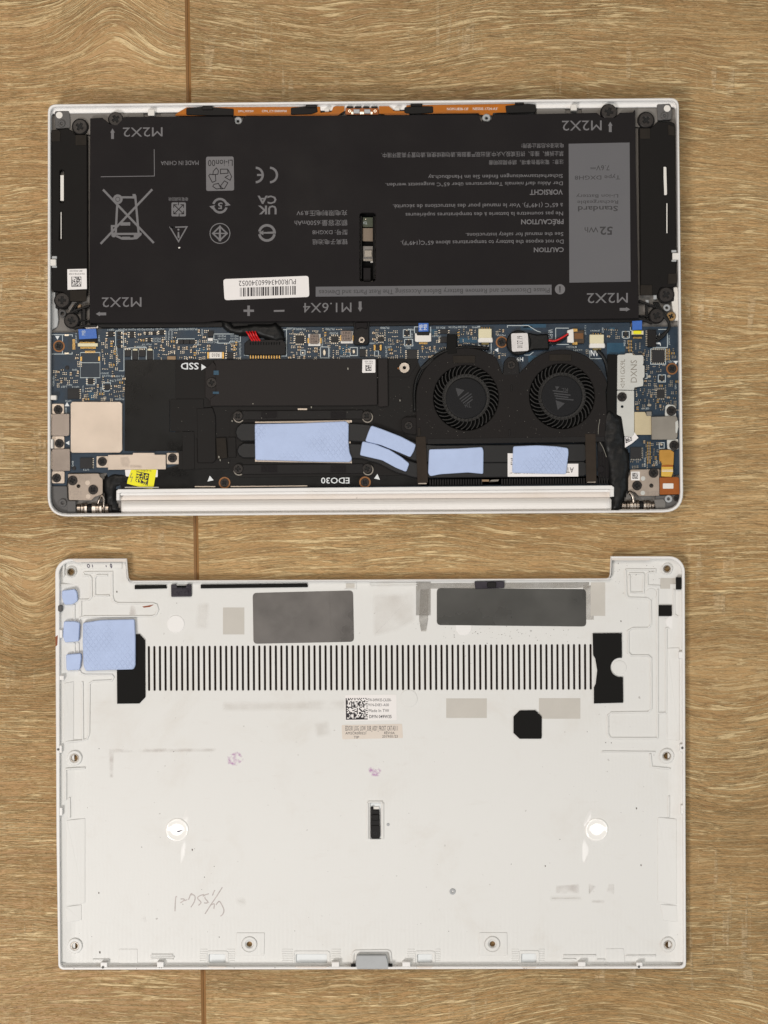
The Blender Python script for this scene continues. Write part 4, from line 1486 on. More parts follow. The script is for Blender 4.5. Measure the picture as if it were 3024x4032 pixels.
    P('ribbon_end', b, M['yellow'], rnd(rect(2494, 1302, 2526, 1315), 3), 9.4, 9.7, 0.05)
    k = P('connector', MBD, M['cream'], rnd(rect(2487, 1302, 2534, 1318), 2), ZP, ZP + 0.7, 0.1)
    P('connector_latch', k, M['chip'], rect(2490, 1317, 2530, 1326), ZP, ZP + 0.8, 0.1)
    for i in range(8):
        P('contact', k, M['gold'], rect(2493 + i * 4.4, 1326, 2496 + i * 4.4, 1333), ZP, ZP + 0.3, 0.0)
    occ(2482, 1260, 2540, 1336)
    # fan plugs
    for x0, y0, x1, y1 in ((1884, 1294, 1936, 1330), (2322, 1317, 2378, 1352)):
        k = P('fan_plug', MBD, M['cream'], rnd(rect(x0, y0, x1, y1), 3), ZP, ZP + 2.0, 0.2)
        P('plug_front', k, M['white'], rnd([(x0 - 2, y1 + 8), (x0 + 2, y1 - 2), (x1 + 2, y1 - 2), (x1 + 5, y1 + 8), (x1 + 4, y1 + 18), (x0 - 1, y1 + 18)], 3), ZP, ZP + 1.8, 0.3)
        P('plug_wire_end', k, material('wire_ochre', '#6f6238', 0.6), rnd(rect(x0 + 12, y1 + 17, x1 - 10, y1 + 27), 3), ZP, ZP + 1.2, 0.3)
        for i in range(4):
            P('contact', k, M['gold'], rect(x0 + 12 + i * 10, y0 - 5, x0 + 15 + i * 10, y0), ZP, ZP + 0.3, 0.0)
        occ(x0 - 4, y0 - 6, x1 + 6, y1 + 30)
    # battery connector
    k = P('battery_connector', MBD, M['blackplastic'], [(962, 1352), (978, 1338), (1112, 1336), (1126, 1352), (1124, 1398), (962, 1397)], ZP, ZP + 1.9, 0.25)
    for i in range(12):
        x = 986 + i * 10.4
        P('slot', k, M['fandark'], rect(x - 2, 1347, x + 2, 1358), ZP + 1.85, ZP + 1.93, 0.0)
        P('contact', k, M['gold'], rect(x - 3, 1398, x + 3, 1413), ZP, ZP + 0.6, 0.15)
    occ(955, 1295, 1130, 1416)
    # battery cable sleeve, red wires
    lumpy('battery_cable', LAP, M['cable'], [(866, 1256), (900, 1262), (920, 1286), (1000, 1276), (1060, 1276), (1086, 1270), (1112, 1300), (1122, 1336), (1090, 1344), (1030, 1326), (990, 1316), (940, 1318), (900, 1306), (876, 1286)], 9.2, 11.6, 0.6, 18, 6, 0.035, 7.0)
    for i in range(4):
        x = 984 + i * 10
        MB().tube(smooth([(x - 16 + i * 2, 1302, 10.8), (x - 6, 1316, 12.0), (x + 4, 1334, 10.8), (x + 10, 1342, 10.2)], 5), 0.42, 8).build('red_wire', M['red'], LAP, True)
    # clip with silver screw
    k = P('retaining_clip', LAP, M['blackplastic'], rnd([(1390, 1262), (1456, 1262), (1452, 1300), (1453, 1352), (1444, 1359), (1398, 1359), (1390, 1350), (1393, 1300)], 6), ZP, 10.2, 0.3)
    P('clip_bar', k, M['battery'], rnd([(1396, 1270), (1448, 1268), (1446, 1296), (1424, 1290), (1400, 1298)], 4), 10.2, 10.9, 0.3)
    MB().prism(circ(1424, 1339, 15, 24), 10.2, 10.35, 0, [circ(1424, 1339, 12, 24)]).build('washer', M['blackplastic'], k)
    screw(1424, 1339, 12, 10.2, k, 'steel')
    occ(1384, 1260, 1460, 1364)
    # coin cell
    cc = P('coin_cell', LAP, M['cable'], circ(2043, 1349, 49, 40), ZP, 11.6, 0.5)
    P('cell_wrap', cc, M['cable'], rnd([(2078, 1308), (2110, 1316), (2160, 1314), (2164, 1376), (2100, 1378), (2076, 1390)], 8), ZP, 11.0, 0.7)
    s = P('cell_label', cc, material('speckled_label', '#d3cfcd', 0.6, var=0.10, scale=900), rnd([(2012, 1313), (2078, 1311), (2082, 1381), (2016, 1385)], 8), 11.6, 11.66, 0.0)
    text('0127.19', (2036, 1323, 2058, 1370), 11.68, M['ink'], s, rot=90)
    occ(1990, 1295, 2170, 1402)
    for dy, mt in ((0, 'red'), (12, 'cable')):
        MB().tube(smooth([(2160, 1340 + dy, 10.3), (2185, 1342 + dy, 10.4), (2212, 1330 + dy * .8, 10.4), (2238, 1314 + dy * .4, 10.2)], 5), 0.5, 8).build('coin_cell_wire', M[mt], LAP, True)
    k = P('coin_cell_plug', MBD, M['white'], rnd([(2234, 1300), (2258, 1294), (2260, 1350), (2234, 1348)], 3), ZP, ZP + 1.8, 0.2)
    P('socket', k, material('socket_smoke', '#3b2c1c', 0.35), rect(2259, 1300, 2300, 1352), ZP, ZP + 1.5, 0.15)
    P('socket_core', k, material('socket_amber', '#6b4316', 0.4), rect(2262, 1312, 2296, 1334), ZP + 1.5, ZP + 1.6, 0.0)
    for y in (1294, 1346):
        P('terminal', k, M['gold'], rect(2254, y, 2274, y + 12), ZP, ZP + 1.65, 0.1)
    occ(2200, 1290, 2306, 1362)
    # speaker plug with wires
    k = P('speaker_plug', MBD, M['blackplastic'], rect(2550, 1298, 2584, 1366), ZP, ZP + 1.6, 0.2)
    for i in range(9):
        P('contact', k, M['solder'], rect(2542, 1302 + i * 7, 2550, 1305 + i * 7), ZP, ZP + 0.4, 0.0)
    occ(2540, 1290, 2630, 1372)
    for i, off in enumerate((0, 7, 14)):
        MB().tube(smooth([(2586, 1330 + off, 10.0), (2612, 1316 + off * .6, 10.6), (2634, 1290 + off * .2, 10.8), (2632 - off * .3, 1262, 10.6), (2606 - off, 1222, 10.2), (2588 - off, 1190, 9.4)], 6), 0.6, 8).build('speaker_wire', M['cable'], LAP, True)
    # left wires behind the speaker
    for off in (0, 8):
        MB().tube(smooth([(300 + off, 1196, 9.6), (288 + off, 1212, 9.8), (280 + off, 1232, 9.4), (310, 1225 - off, 9.2)], 5), 0.5, 8).build('speaker_wire', M['cable'], LAP, True)
    for x, y in ((292, 1212), (312, 1208), (2548, 1190), (2580, 1170)):
        P('wire_joint', LAP, M['captan'] if x < 1000 else M['greyclip'], rnd(rect(x - 7, y - 10, x + 7, y + 8), 3), 7.4, 9.2, 0.3)
    screw(2642, 1246, 18, 9.4, LAP, 'brass')
    P('screw_seat', LAP, M['magnesium'], circ(2642, 1246, 20), 7.2, 9.4, 0.1)
    MB().prism(circ(2626, 1211, 14, 20), 7.2, 10.0, 0.4, [circ(2626, 1211, 6, 14)]).build('chassis_boss', M['greyclip'], LAP)
    MB().prism(circ(245, 1233, 15, 20), 7.2, 10.0, 0.4, [circ(245, 1233, 7, 14)]).build('chassis_boss', M['cornergrey'], LAP)
    for x, y, r in ((264, 1448, 8), (291, 1844, 8)):
        MB().lathe_z(x, y, [(LEN(r), ZP), (LEN(r), ZP + 0.3), (LEN(r) * .7, ZP + 0.4)], 16).build('locating_pin', M['chip'], MBD)
        occ(x - r, y - r, x + r, y + r)
    # teal solder-mask fields
    for a in ((1340, 1362, 1378, 1394), (770, 1370, 816, 1384), (1690, 1296, 1720, 1316), (2060, 1276, 2150, 1290), (2400, 1290, 2420, 1300), (2390, 1350, 2460, 1395), (2080, 1400, 2120, 1425), (1800, 1330, 1880, 1350), (348, 1545, 372, 1575), (2050, 1284, 2096, 1300)):
        P('copper_field', MBD, M['pcbteal'], rect(*a), ZP, ZP + 0.012, 0.0)
    # small parts
    caps = {}
    for kind, (ln, wd, hh, body, end) in {'capacitor': (1.55, 0.95, 0.75, 'captan', 'solder'), 'capacitor_grey': (1.7, 1.1, 0.8, 'capgrey', 'gold'), 'resistor': (1.25, 0.75, 0.4, 'chip', 'solder')}.items():
        mb = MB()
        e = ln * 0.24
        mb.prism_mm([(-ln / 2 + e, -wd / 2 * .96), (ln / 2 - e, -wd / 2 * .96), (ln / 2 - e, wd / 2 * .96), (-ln / 2 + e, wd / 2 * .96)], 0, hh * .96, 0.0, (), 0)
        for s in (-1, 1):
            x0, x1 = sorted((s * ln / 2, s * (ln / 2 - e)))
            mb.prism_mm([(x0, -wd / 2), (x1, -wd / 2), (x1, wd / 2), (x0, wd / 2)], 0, hh, 0.06, (), 1)
        caps[kind] = mb.mesh(kind, [M[body], M[end]])
    rg = random.Random(11)

    def free(x, y, r):
        return not any(a - r < x < c + r and b - r < y < d + r for a, b, c, d in OCC)
    dots = MB()
    zones = [(300, 1392, 316, 1470, 10), (396, 1338, 462, 1480, 46), (206, 1456, 316, 1528, 30), (398, 1480, 490, 1575, 34), (478, 1300, 510, 1372, 14), (530, 1304, 700, 1366, 44), (606, 1340, 816, 1412, 56), (780, 1300, 815, 1345, 12),
             (882, 1352, 958, 1412, 14), (1132, 1300, 1216, 1412, 50), (1206, 1296, 1342, 1316, 16), (1264, 1314, 1302, 1364, 12), (1300, 1352, 1380, 1410, 16), (1200, 1364, 1262, 1412, 12), (1458, 1298, 1600, 1410, 90), (1640, 1356, 1762, 1408, 34), (1700, 1296, 1732, 1350, 10),
             (1800, 1296, 1882, 1362, 30), (1938, 1294, 1992, 1330, 14), (1938, 1384, 1990, 1412, 10), (2306, 1300, 2320, 1380, 8), (2376, 1296, 2450, 1330, 18), (2466, 1336, 2562, 1420, 44), (2536, 1436, 2640, 1530, 60), (2500, 1528, 2584, 1610, 40),
             (2588, 1572, 2664, 1616, 16), (2620, 1376, 2660, 1424, 8), (2536, 1738, 2600, 1838, 36), (2484, 1808, 2530, 1838, 10), (2620, 1500, 2668, 1572, 12), (315, 1516, 400, 1575, 22)]
    nparts = 0
    for x0, y0, x1, y1, n in zones:
        n = int(n * 1.45)
        tries = 0
        k = 0
        while k < n and tries < n * 20:
            tries += 1
            x, y = rg.uniform(x0, x1), rg.uniform(y0, y1)
            if not free(x, y, 5):
                continue
            k += 1
            if rg.random() < 0.46 and nparts < 520:
                kind = rg.choice(('capacitor', 'capacitor', 'capacitor_grey', 'resistor', 'resistor', 'resistor'))
                o = link('resistor' if kind == 'resistor' else 'capacitor', caps[kind], MBD)
                mx, my = W(x, y, ZP)
                o.location = (mx * MM, my * MM, ZP * MM)
                o.rotation_euler.z = rg.choice((0, math.pi / 2))
                occ(x - 6, y - 6, x + 6, y + 6, 2)
                nparts += 1
            else:
                nx, ny = rg.choice(((1, 2), (2, 1), (2, 2), (3, 2), (2, 3), (1, 4), (4, 1)))
                for i in range(nx):
                    for j in range(ny):
                        dots.prism(circ(x + i * 6.6, y + j * 6.6, 2.4, 6), ZP, ZP + 0.22, 0.07)
                occ(x - 2, y - 2, x + nx * 6.6, y + ny * 6.6, 3)
    d = dots.build('solder_dots', M['solder'], MBD)
    d['kind'] = 'stuff'
    # aligned rows seen in the photo
    for x, y, n, dx, dy, kind in ((2480, 1344, 4, 0, 12, 'capacitor_grey'), (2630, 1378, 4, 0, 12, 'capacitor_grey'), (2554, 1744, 8, 0, 11, 'capacitor_grey'), (1472, 1312, 2, 0, 24, 'capacitor'), (1178, 1366, 2, 0, 12, 'capacitor'), (1244, 1372, 2, 0, 12, 'capacitor'), (1364, 1382, 2, 12, 0, 'capacitor'), (822, 1362, 2, 0, 13, 'capacitor'), (918, 1362, 2, 0, 14, 'capacitor')):
        for i in range(n):
            o = link('capacitor', caps[kind], MBD)
            mx, my = W(x + i * dx, y + i * dy, ZP + 0.05)
            o.location = (mx * MM, my * MM, (ZP + 0.02) * MM)
            o.rotation_euler.z = 0 if dy else math.pi / 2


board()


# ------------------------------------------------------------------ black films, SSD, shields
def films():
    P('insulating_film', LAP, M['film'], [(492, 1418), (692, 1416), (692, 1572), (668, 1576), (668, 1700), (720, 1705), (720, 1776), (490, 1776)], ZP + 0.1, 9.1, 0.05)
    base = P('insulating_film', LAP, M['filmmat'], [(690, 1417), (1640, 1412), (1660, 1460), (1652, 1760), (1680, 1905), (1656, 1912), (655, 1926), (652, 1845), (702, 1830), (706, 1782), (690, 1776)], ZP + 0.1, 9.04, 0.05)
    P('insulating_film', LAP, M['film'], [(630, 1850), (940, 1842), (942, 1880), (1660, 1870), (1660, 1912), (480, 1926), (500, 1900)], 9.05, 9.16, 0.1)
    P('film_patch', base, M['filmmat'], [(669, 1572), (801, 1571), (804, 1727), (766, 1728), (764, 1697), (670, 1698)], 9.1, 9.5, 0.06)
    P('film_patch', base, M['filmmat'], rnd([(772, 1606), (838, 1602), (850, 1640), (852, 1812), (840, 1824), (776, 1824)], 6), 9.05, 9.7, 0.5)
    P('film_patch', base, M['foam'], [(851, 1725), (889, 1723), (895, 1803), (855, 1808)], 9.2, 10.1, 0.15)
    P('film_patch', base, M['filmmat'], [(896, 1722), (928, 1721), (930, 1800), (898, 1801)], 9.2, 9.8, 0.15)
    P('film_patch', base, M['filmmat'], [(718, 1700), (764, 1700), (766, 1846), (720, 1850)], 9.1, 9.4, 0.05)
    text('SSD', (712, 1428, 782, 1455), 9.07, M['silkwhite'], base, bold=0.015, tilt=0.0)
    MB().flat([(793, 1433), (812, 1446), (793, 1458)], 9.07).build('printed_triangle', M['silkwhite'], base)
    # SSD under its shield
    sh = P('ssd_shield', LAP, M['shield'], [(840, 1417), (1484, 1412), (1485, 1594), (1400, 1597), (828, 1598), (828, 1570), (850, 1554), (850, 1440)], 9.05, 10.3, 0.15)
    P('ssd_end', sh, M['shield'], [(828, 1434), (838, 1424), (851, 1440), (851, 1556), (830, 1582), (808, 1562), (808, 1452)], 9.05, 9.8, 0.15)
    P('board_peek', sh, M['pcbteal'], rect(841, 1459, 861, 1476), 9.8, 10.32, 0.0)
    P('board_peek', sh, M['pcbteal'], rect(838, 1542, 862, 1551), 9.8, 10.32, 0.0)
    screw(833, 1507, 20, 9.8, sh)
    st = P('sticker', sh, M['paper'], rnd([(1427, 1416), (1478, 1415), (1478, 1467), (1426, 1468)], 3), 10.3, 10.38, 0.0)
    text('93B A00', (1436, 1420, 1468, 1426), 10.4, M['ink'], st)
    text('D90Y66', (1438, 1428, 1467, 1433), 10.4, M['ink'], st)
    code_matrix([(1439, 1437), (1463, 1436), (1463, 1460), (1439, 1461)], 10.4, 10, st, seed=5)
    P('ssd_shield', LAP, M['shield'], [(1489, 1412), (1526, 1412), (1528, 1600), (1490, 1602)], 9.05, 10.3, 0.15)
    P('film_patch', base, M['filmmat'], [(1530, 1412), (1648, 1412), (1640, 1440), (1610, 1484), (1530, 1484)], 9.04, 9.3, 0.05)
    MB().prism(circ(1592, 1448, 21, 28), 9.0, 10.4, 0.15, [circ(1592, 1448, 6, 16)]).build('standoff', M['steel'], LAP)
    P('standoff_tip', LAP, M['copper'], circ(1569, 1450, 4, 12), 9.0, 9.6, 0.05)
    # dust between
    for x, y, a, b in ((1172, 1611, 38, 7), (1366, 1659, 20, 10)):
        P('copper_edge', LAP, M['beigeplate'], rnd(rect(x, y - b / 2, x + a, y + b / 2), 3), 9.1, 9.6, 0.1)


films()


# ------------------------------------------------------------------ heat sink, pipes, fins, fans
def cooling():
    z = 9.2
    hs = P('heat_sink', LAP, M['filmmat'], rnd([(915, 1625), (1458, 1622), (1470, 1650), (1470, 1850), (1458, 1862), (915, 1868), (905, 1850), (905, 1640)], 10), 9.05, z, 0.1)
    for y0, y1 in ((1614, 1652), (1826, 1866)):
        b = P('spring_plate', hs, M['blackplastic'], rnd([(950, y0 + 4), (1430, y0), (1430, y1 - 2), (950, y1 + 2)], 5), z, 9.8, 0.2)
        for x in (1046, 1075, 1316, 1347):
            MB().prism(circ(x, (y0 + y1) / 2 + 1, 11 if x in (1046, 1316) else 9, 18), 9.8, 10.0, 0.08, [circ(x, (y0 + y1) / 2 + 1, 8 if x in (1046, 1316) else 6, 16)]).build('rivet', M['blackplastic'], b)
        P('plate_step', b, M['battery'], rnd(rect(1028, y0 + 6, 1092, y1 - 6), 3), 9.8, 9.9, 0.05)
        P('plate_step', b, M['battery'], rnd(rect(1302, y0 + 6, 1362, y1 - 6), 3), 9.8, 9.9, 0.05)
    for x, y in ((937, 1638), (1444, 1638), (938, 1846), (1446, 1845)):
        MB().prism(circ(x + 3, y + 5, 22, 28), z, 9.6, 0.08, [circ(x + 3, y + 5, 17, 28)]).build('spring_washer', M['greymetal'], hs)
        screw(x, y, 19, 10.0, hs)
        P('screw_collar', hs, M['blackplastic'], circ(x, y, 17, 24), z, 10.0, 0.1)
    # copper block edges that show beside the large pad
    P('copper_block', hs, M['beigeplate'], [(1004, 1660), (1376, 1654), (1386, 1824), (1004, 1818)], z, 9.9, 0.1)
    # heat pipes
    up = [(950, 1702), (1200, 1700), (1380, 1702), (1440, 1706), (1510, 1724), (1580, 1756), (1650, 1782), (1720, 1788), (2000, 1786), (2300, 1782)]
    lo = [(956, 1774), (1200, 1774), (1380, 1776), (1430, 1778), (1500, 1798), (1570, 1832), (1640, 1852), (1720, 1852), (2000, 1850), (2300, 1846)]
    for path, w in ((up, 72), (lo, 60)):
        pts = smooth(even(path, 45), 3)
        poly = stroke_poly(pts, w)
        n = len(pts)
        # round ends
        (ax, ay), (bx, by) = pts[0], pts[-1]
        poly = poly[:n] + [(bx + 16, by + w * .30), (bx + 20, by), (bx + 16, by - w * .30)] + poly[n:] + [(ax - 18, ay - w * .28), (ax - 24, ay), (ax - 18, ay + w * .28)]
        P('heat_pipe', LAP, M['pipe'], poly, 9.25, 10.6 if path is up else 10.5, 0.45)
    # fins
    fb = P('fin_block', LAP, M['fandark'], [(1650, 1884), (2440, 1872), (2440, 1902), (1650, 1914)], 8.0, 8.6, 0.0)
    n = 72
    fin = MB()
    fin.prism_mm([(-0.42, -1.55), (0.42, -1.55), (0.42, 1.55), (-0.42, 1.55)], 0, 1.4, 0.12)
    fm = fin.mesh('fin', M['blackplastic'])
    for i in range(n):
        x = 1694 + i * 10.1
        if 1900 < x < 1968 or x > 2400:
            continue
        o = link('fin', fm, fb)
        mx, my = W(x, 1900 - (x - 1690) * 0.009, 9.8)
        o.location = (mx * MM, my * MM, 8.4 * MM)
    P('fin_tab', fb, M['captan'], rect(1898, 1888, 1926, 1896), 8.6, 9.9, 0.1)
    P('fin_tab', fb, M['greymetal'], rnd([(1926, 1898), (1934, 1889), (1966, 1887), (1962, 1895)], 2), 8.6, 10.0, 0.15)
    # straps
    for a, e in (([(1637, 1719), (1676, 1718), (1686, 1900), (1644, 1902)], rect(1646, 1901, 1680, 1906)), ([(2304, 1708), (2346, 1708), (2349, 1896), (2309, 1898)], rect(2312, 1896, 2346, 1900))):
        o = P('foam_strap', LAP, M['strap'], rnd(a, 3), 10.2, 11.42, 0.2)
        P('strap_edge', o, M['beigeplate'], e, 9.6, 10.2, 0.05)
    P('warm_edge', LAP, M['blackplastic'], [(2352, 1740), (2396, 1738), (2400, 1890), (2356, 1892)], 8.4, 9.4, 0.2)
    for i in range(4):
        P('vent_rib', LAP, M['battery'], rnd(stroke_poly([(2358 + i * 12, 1780), (2358 + i * 12, 1880)], 6), 2), 9.3, 10.0, 0.1)
    MB().prism(circ(2366, 1848, 14, 20), 9.3, 10.1, 0.15).build('vent_rib', M['battery'], LAP)
    # fan housing
    F = ((1835, 1566), (2213, 1560))
    out = [(1680, 1748), (1662, 1738), (1640, 1715), (1638, 1600)]
    out += arc(1835, 1566, 197, 182, 308, 22)
    out += [(1978, 1470), (2046, 1468)]
    out += arc(2213, 1562, 186, 228, 345, 20)
    out += [(2386, 1540), (2390, 1620), (2384, 1700), (2384, 1738), (2350, 1741)]
    fh = P('fan_housing', LAP, M['fanmat'], out, 8.0, 11.2, 0.3, [circ(*F[0], 129, 56), circ(*F[1], 129, 56)])
    P('housing_step', fh, M['blackplastic'], [(1682, 1728), (2380, 1718), (2382, 1739), (1684, 1749)], 10.6, 11.3, 0.1)
    P('housing_wing', fh, M['fanmat'], rnd([(1580, 1652), (1596, 1642), (1640, 1642), (1640, 1712), (1596, 1706), (1580, 1694)], 8), 9.1, 10.6, 0.2)
    screw(1609, 1676, 16, 10.6, fh)
    tab = P('mounting_tab', fh, M['blackplastic'], rnd([(1980, 1478), (1984, 1424), (2000, 1406), (2026, 1406), (2042, 1424), (2046, 1476)], 8), 9.0, 11.25, 0.25)
    screw(2013, 1437, 16, 11.25, tab)
    for a in (rect(1784, 1400, 1871, 1429), rect(2163, 1395, 2250, 1421)):
        P('foam_pad', fh, M['foam'], rnd(a, 3), 11.2, 11.6, 0.12)
    P('foam_pad', fh, M['foam'], rect(1645, 1684, 1656, 1716), 11.2, 11.5, 0.1)
    for x, y in ((2014, 1528), (2006, 1704)):
        P('raised_rib', fh, M['filmmat'], rnd(rect(x - 4, y - 13, x + 4, y + 13), 3), 11.2, 11.4, 0.1)
    # impellers
    def blade_mesh():
        mb = MB()
        r0, r1 = LEN(88, 10), LEN(127, 10)
        pts = []
        k = 6
        for i in range(k + 1):
            t = i / k
            r = r0 + (r1 - r0) * t
            a = -0.20 * t * t - 0.05 * t
            pts.append((r * math.cos(a), r * math.sin(a)))
        mb.prism_mm(stroke_poly(pts, 0.5), 0, 1.7, 0.12)
        return mb.mesh('blade', M['blade'])
    bm = blade_mesh()
    hubs = ((1835, 1568), (2212, 1559))
    for q, (cx, cy) in enumerate(F):
        fan = P('cooling_fan', LAP, M['fandark'], circ(cx, cy, 131, 48), 8.0, 8.75, 0.0)
        x, y = W(cx, cy, 10)
        nb = 38
        for i in range(nb):
            o = link('blade', bm, fan)
            o.location = (x * MM, y * MM, 8.9 * MM)
            o.rotation_euler.z = 2 * math.pi * i / nb
        MB().prism(circ(cx, cy, 95, 48), 8.75, 9.5, 0.2, [circ(cx, cy, 78, 48)]).build('blade_ring', M['blade'], fan)
        hx, hy = hubs[q]
        R = LEN(80, 10)
        hb = MB().lathe_z(hx, hy, [(R, 8.75), (R, 10.3), (R * .985, 10.5), (R * .95, 10.6)], 48).build('hub', M['hub'], fan)
        a = M['chipink']
        zz = 10.62
        if q == 0:
            MB().flat([(1794, 1527), (1829, 1536), (1804, 1562)], zz).build('hub_print', a, hb)
            for i, (u, w) in enumerate(((0, 44), (9, 50), (18, 46), (27, 40))):
                strokes('hub_print', [[(1810 + u * .7, 1572 + u * .9), (1810 + u * .7 + w * .8, 1572 + u * .9 - w * .6)]], 4, zz, a, hb)
            text('RL', (1832, 1588, 1856, 1604), zz, a, hb, rot=0)
        else:
            MB().flat([(2188, 1576), (2224, 1588), (2196, 1614)], zz).build('hub_print', a, hb)
            MB().flat([(2186, 1521), (2203, 1522), (2192, 1536)], zz).build('hub_print', a, hb)
            for i, (u, w) in enumerate(((0, 60), (11, 66), (20, 54), (30, 70))):
                strokes('hub_print', [[(2176 + u * .4, 1538 + u), (2176 + u * .4 + w, 1541 + u + 4)]], 4.5, zz, a, hb)
            text('RL', (2212, 1528, 2236, 1544), zz, a, hb, rot=180)
    # black tape from board to fan, fan cables
    P('black_tape', LAP, M['foamblack'], rnd([(1760, 1315), (1800, 1316), (1798, 1362), (1800, 1392), (1762, 1396), (1759, 1360)], 5), 9.2, 11.5, 0.4)
    MB().tube(smooth([(1924, 1372, 9.6), (1880, 1368, 10.0), (1810, 1368, 10.6), (1740, 1388, 10.2), (1680, 1430, 9.8), (1645, 1480, 9.6), (1632, 1540, 9.5), (1634, 1620, 9.3)], 6), 0.85, 8).build('fan_cable', M['cable'], LAP, True)
    MB().tube(smooth([(1900, 1376, 9.2), (1820, 1378, 9.6), (1730, 1404, 9.8), (1668, 1456, 9.4), (1636, 1520, 9.2)], 6), 0.7, 8).build('fan_cable', M['cable'], LAP, True)
    P('black_tape', LAP, M['cable'], [(1653, 1448), (1700, 1408), (1712, 1418), (1664, 1458)], 9.2, 10.6, 0.2)
    MB().tube(smooth([(2352, 1380, 9.6), (2372, 1400, 9.8), (2386, 1430, 9.4), (2396, 1480, 9.2)], 6), 0.95, 8).build('fan_cable', M['cable'], LAP, True)
    # stepped white label under the right pad
    s = P('sticker', LAP, M['paper'], [(1999, 1785), (2234, 1784), (2234, 1826), (2277, 1826), (2277, 1876), (1999, 1877)], 10.62, 10.70, 0.0)
    text("AT'", (2226, 1840, 2259, 1862), 10.72, M['ink'], s)
    text('Pd', (2011, 1804, 2018, 1830), 10.72, M['ink'], s, rot=90)
    text('bd Jgn JS dn    QNBD  AT', (2006, 1858, 2104, 1866), 10.72, M['ink'], s)


cooling()


# ------------------------------------------------------------------ metal plates, hinges, ports, cables
def hardware():
    z = 9.4
    # square shield at left
    P('shield_plate', LAP, M['beigeplate'], [(284, 1582), (472, 1582), (481, 1590), (481, 1772), (472, 1782), (284, 1783), (278, 1776), (278, 1590)], ZP, 9.9, 0.12)
    # port brackets, left
    for a, s in ((rect(204, 1590, 252, 1630), (229, 1613)), (rect(204, 1717, 253, 1767), (234, 1746)), (rect(204, 1855, 254, 1903), (223, 1882))):
        o = P('port_bracket', LAP, M['beigeplate'], rnd(a, 6), ZP, z, 0.1)
        screw(s[0], s[1], 17.5, z, o)
    for a in ([(208, 1630), (273, 1629), (273, 1712), (266, 1717), (204, 1716), (202, 1660)], [(204, 1768), (275, 1767), (276, 1854), (206, 1855)]):
        P('port_shell', LAP, M['taupeplate'], rnd(a, 5), ZP, 10.2, 0.15)
    for a in (rect(197, 1630, 208, 1715), rect(200, 1776, 211, 1848)):
        P('port_mouth', LAP, M['beigeplate'], rnd(a, 3), ZP, 9.6, 0.15)
    # beige bar with two screws
    for a, s in ((rect(380, 1796, 427, 1841), (403, 1817)), (rect(656, 1783, 704, 1828), (679, 1803))):
        o = P('bar_tab', LAP, M['beigeplate'], rnd(a, 4), ZP, 9.3, 0.1)
        screw(s[0], s[1], 18, 9.3, o)
    bar = P('clamp_bar', LAP, M['beigeplate'], rnd([(425, 1791), (523, 1790), (523, 1783), (608, 1783), (608, 1790), (653, 1790), (653, 1848), (425, 1850)], 3), 9.2, 10.2, 0.12)
    decal('rubbed_patch', bar, M['stain_brown'], [(474, 1802), (504, 1798), (512, 1818), (506, 1838), (484, 1838), (476, 1820)], 10.215, 4)
    decal('rubbed_patch', bar, M['stain_brown'], [(512, 1830), (556, 1832), (560, 1841), (514, 1842)], 10.217, 3)
    w = P('sticker', LAP, M['paper'], rnd([(492, 1849), (621, 1848), (621, 1879), (495, 1876)], 5), 9.2, 9.28, 0.0)
    ys = P('yellow_sticker', LAP, M['yellow'], [(516, 1850), (617, 1848), (604, 1921), (598, 1924), (566, 1922), (500, 1904), (502, 1892)], 9.3, 9.38, 0.0)
    code_matrix([(538, 1856), (588, 1865), (581, 1913), (532, 1896)], 9.40, 14, ys, seed=8, finder='R')
    text('5142803110', (536, 1850, 596, 1857), 9.40, M['ink'], ys)
    strokes('pen_mark', [[(520, 1862), (512, 1880), (522, 1878), (515, 1898)]], 2, 9.41, M['marker'], ys)
    P('pale_edge', LAP, M['white'], rect(492, 1917, 625, 1921), 9.2, 9.6, 0.0)
    P('pale_edge', LAP, M['beigeplate'], rect(767, 1914, 848, 1918), 9.2, 9.6, 0.0)
    P('pale_edge', LAP, M['beigeplate'], [(908, 1914), (1210, 1911), (1210, 1915), (908, 1918)], 9.2, 9.6, 0.0)
    # printed film: label and triangles near the hinge
    zz = 9.23
    text('EDO30', (1264, 1880, 1376, 1904), zz, M['silkwhite'], LAP, bold=0.012, name='film_print')
    MB().flat([(826, 1873), (841, 1891), (817, 1896)], zz).build('film_print', M['silkwhite'], LAP)
    MB().flat([(1486, 1866), (1496, 1889), (1473, 1884)], zz).build('film_print', M['silkwhite'], LAP)
    ring_screw(884, 1901, LAP, 17, z=9.2)
    ring_screw(1437, 1899, LAP, 16, z=9.2)
    # hinge plates
    hl = P('hinge_plate', LAP, M['hingeplate'], rnd([(267, 1866), (389, 1864), (394, 1878), (404, 1884), (404, 1946), (372, 1957), (360, 1970), (271, 1969)], 5), 8.6, 9.9, 0.15, [circ(309, 1914, 7, 16)])
    for x, y in ((286, 1892), (367, 1928)):
        screw(x, y, 19, 9.9, hl)
    for x, y in ((345, 1901), (347, 1955)):
        P('weld_spot', hl, M['beigeplate'], circ(x, y, 9.5, 20), 9.85, 9.95, 0.02)
    text('SZS-L', (270, 1934, 322, 1950), 9.915, M['taupeplate'], hl)
    text('EDO30', (280, 1954, 320, 1964), 9.915, M['taupeplate'], hl)
    text('EDTTC2', (310, 1877, 357, 1888), 9.915, M['taupeplate'], hl)
    hr = P('hinge_plate', LAP, M['hingeplate'], rnd([(2482, 1849), (2596, 1847), (2597, 1952), (2516, 1953), (2500, 1937), (2474, 1935), (2474, 1880), (2481, 1868)], 5), 8.6, 9.9, 0.15, [circ(2565, 1912, 8, 16)])
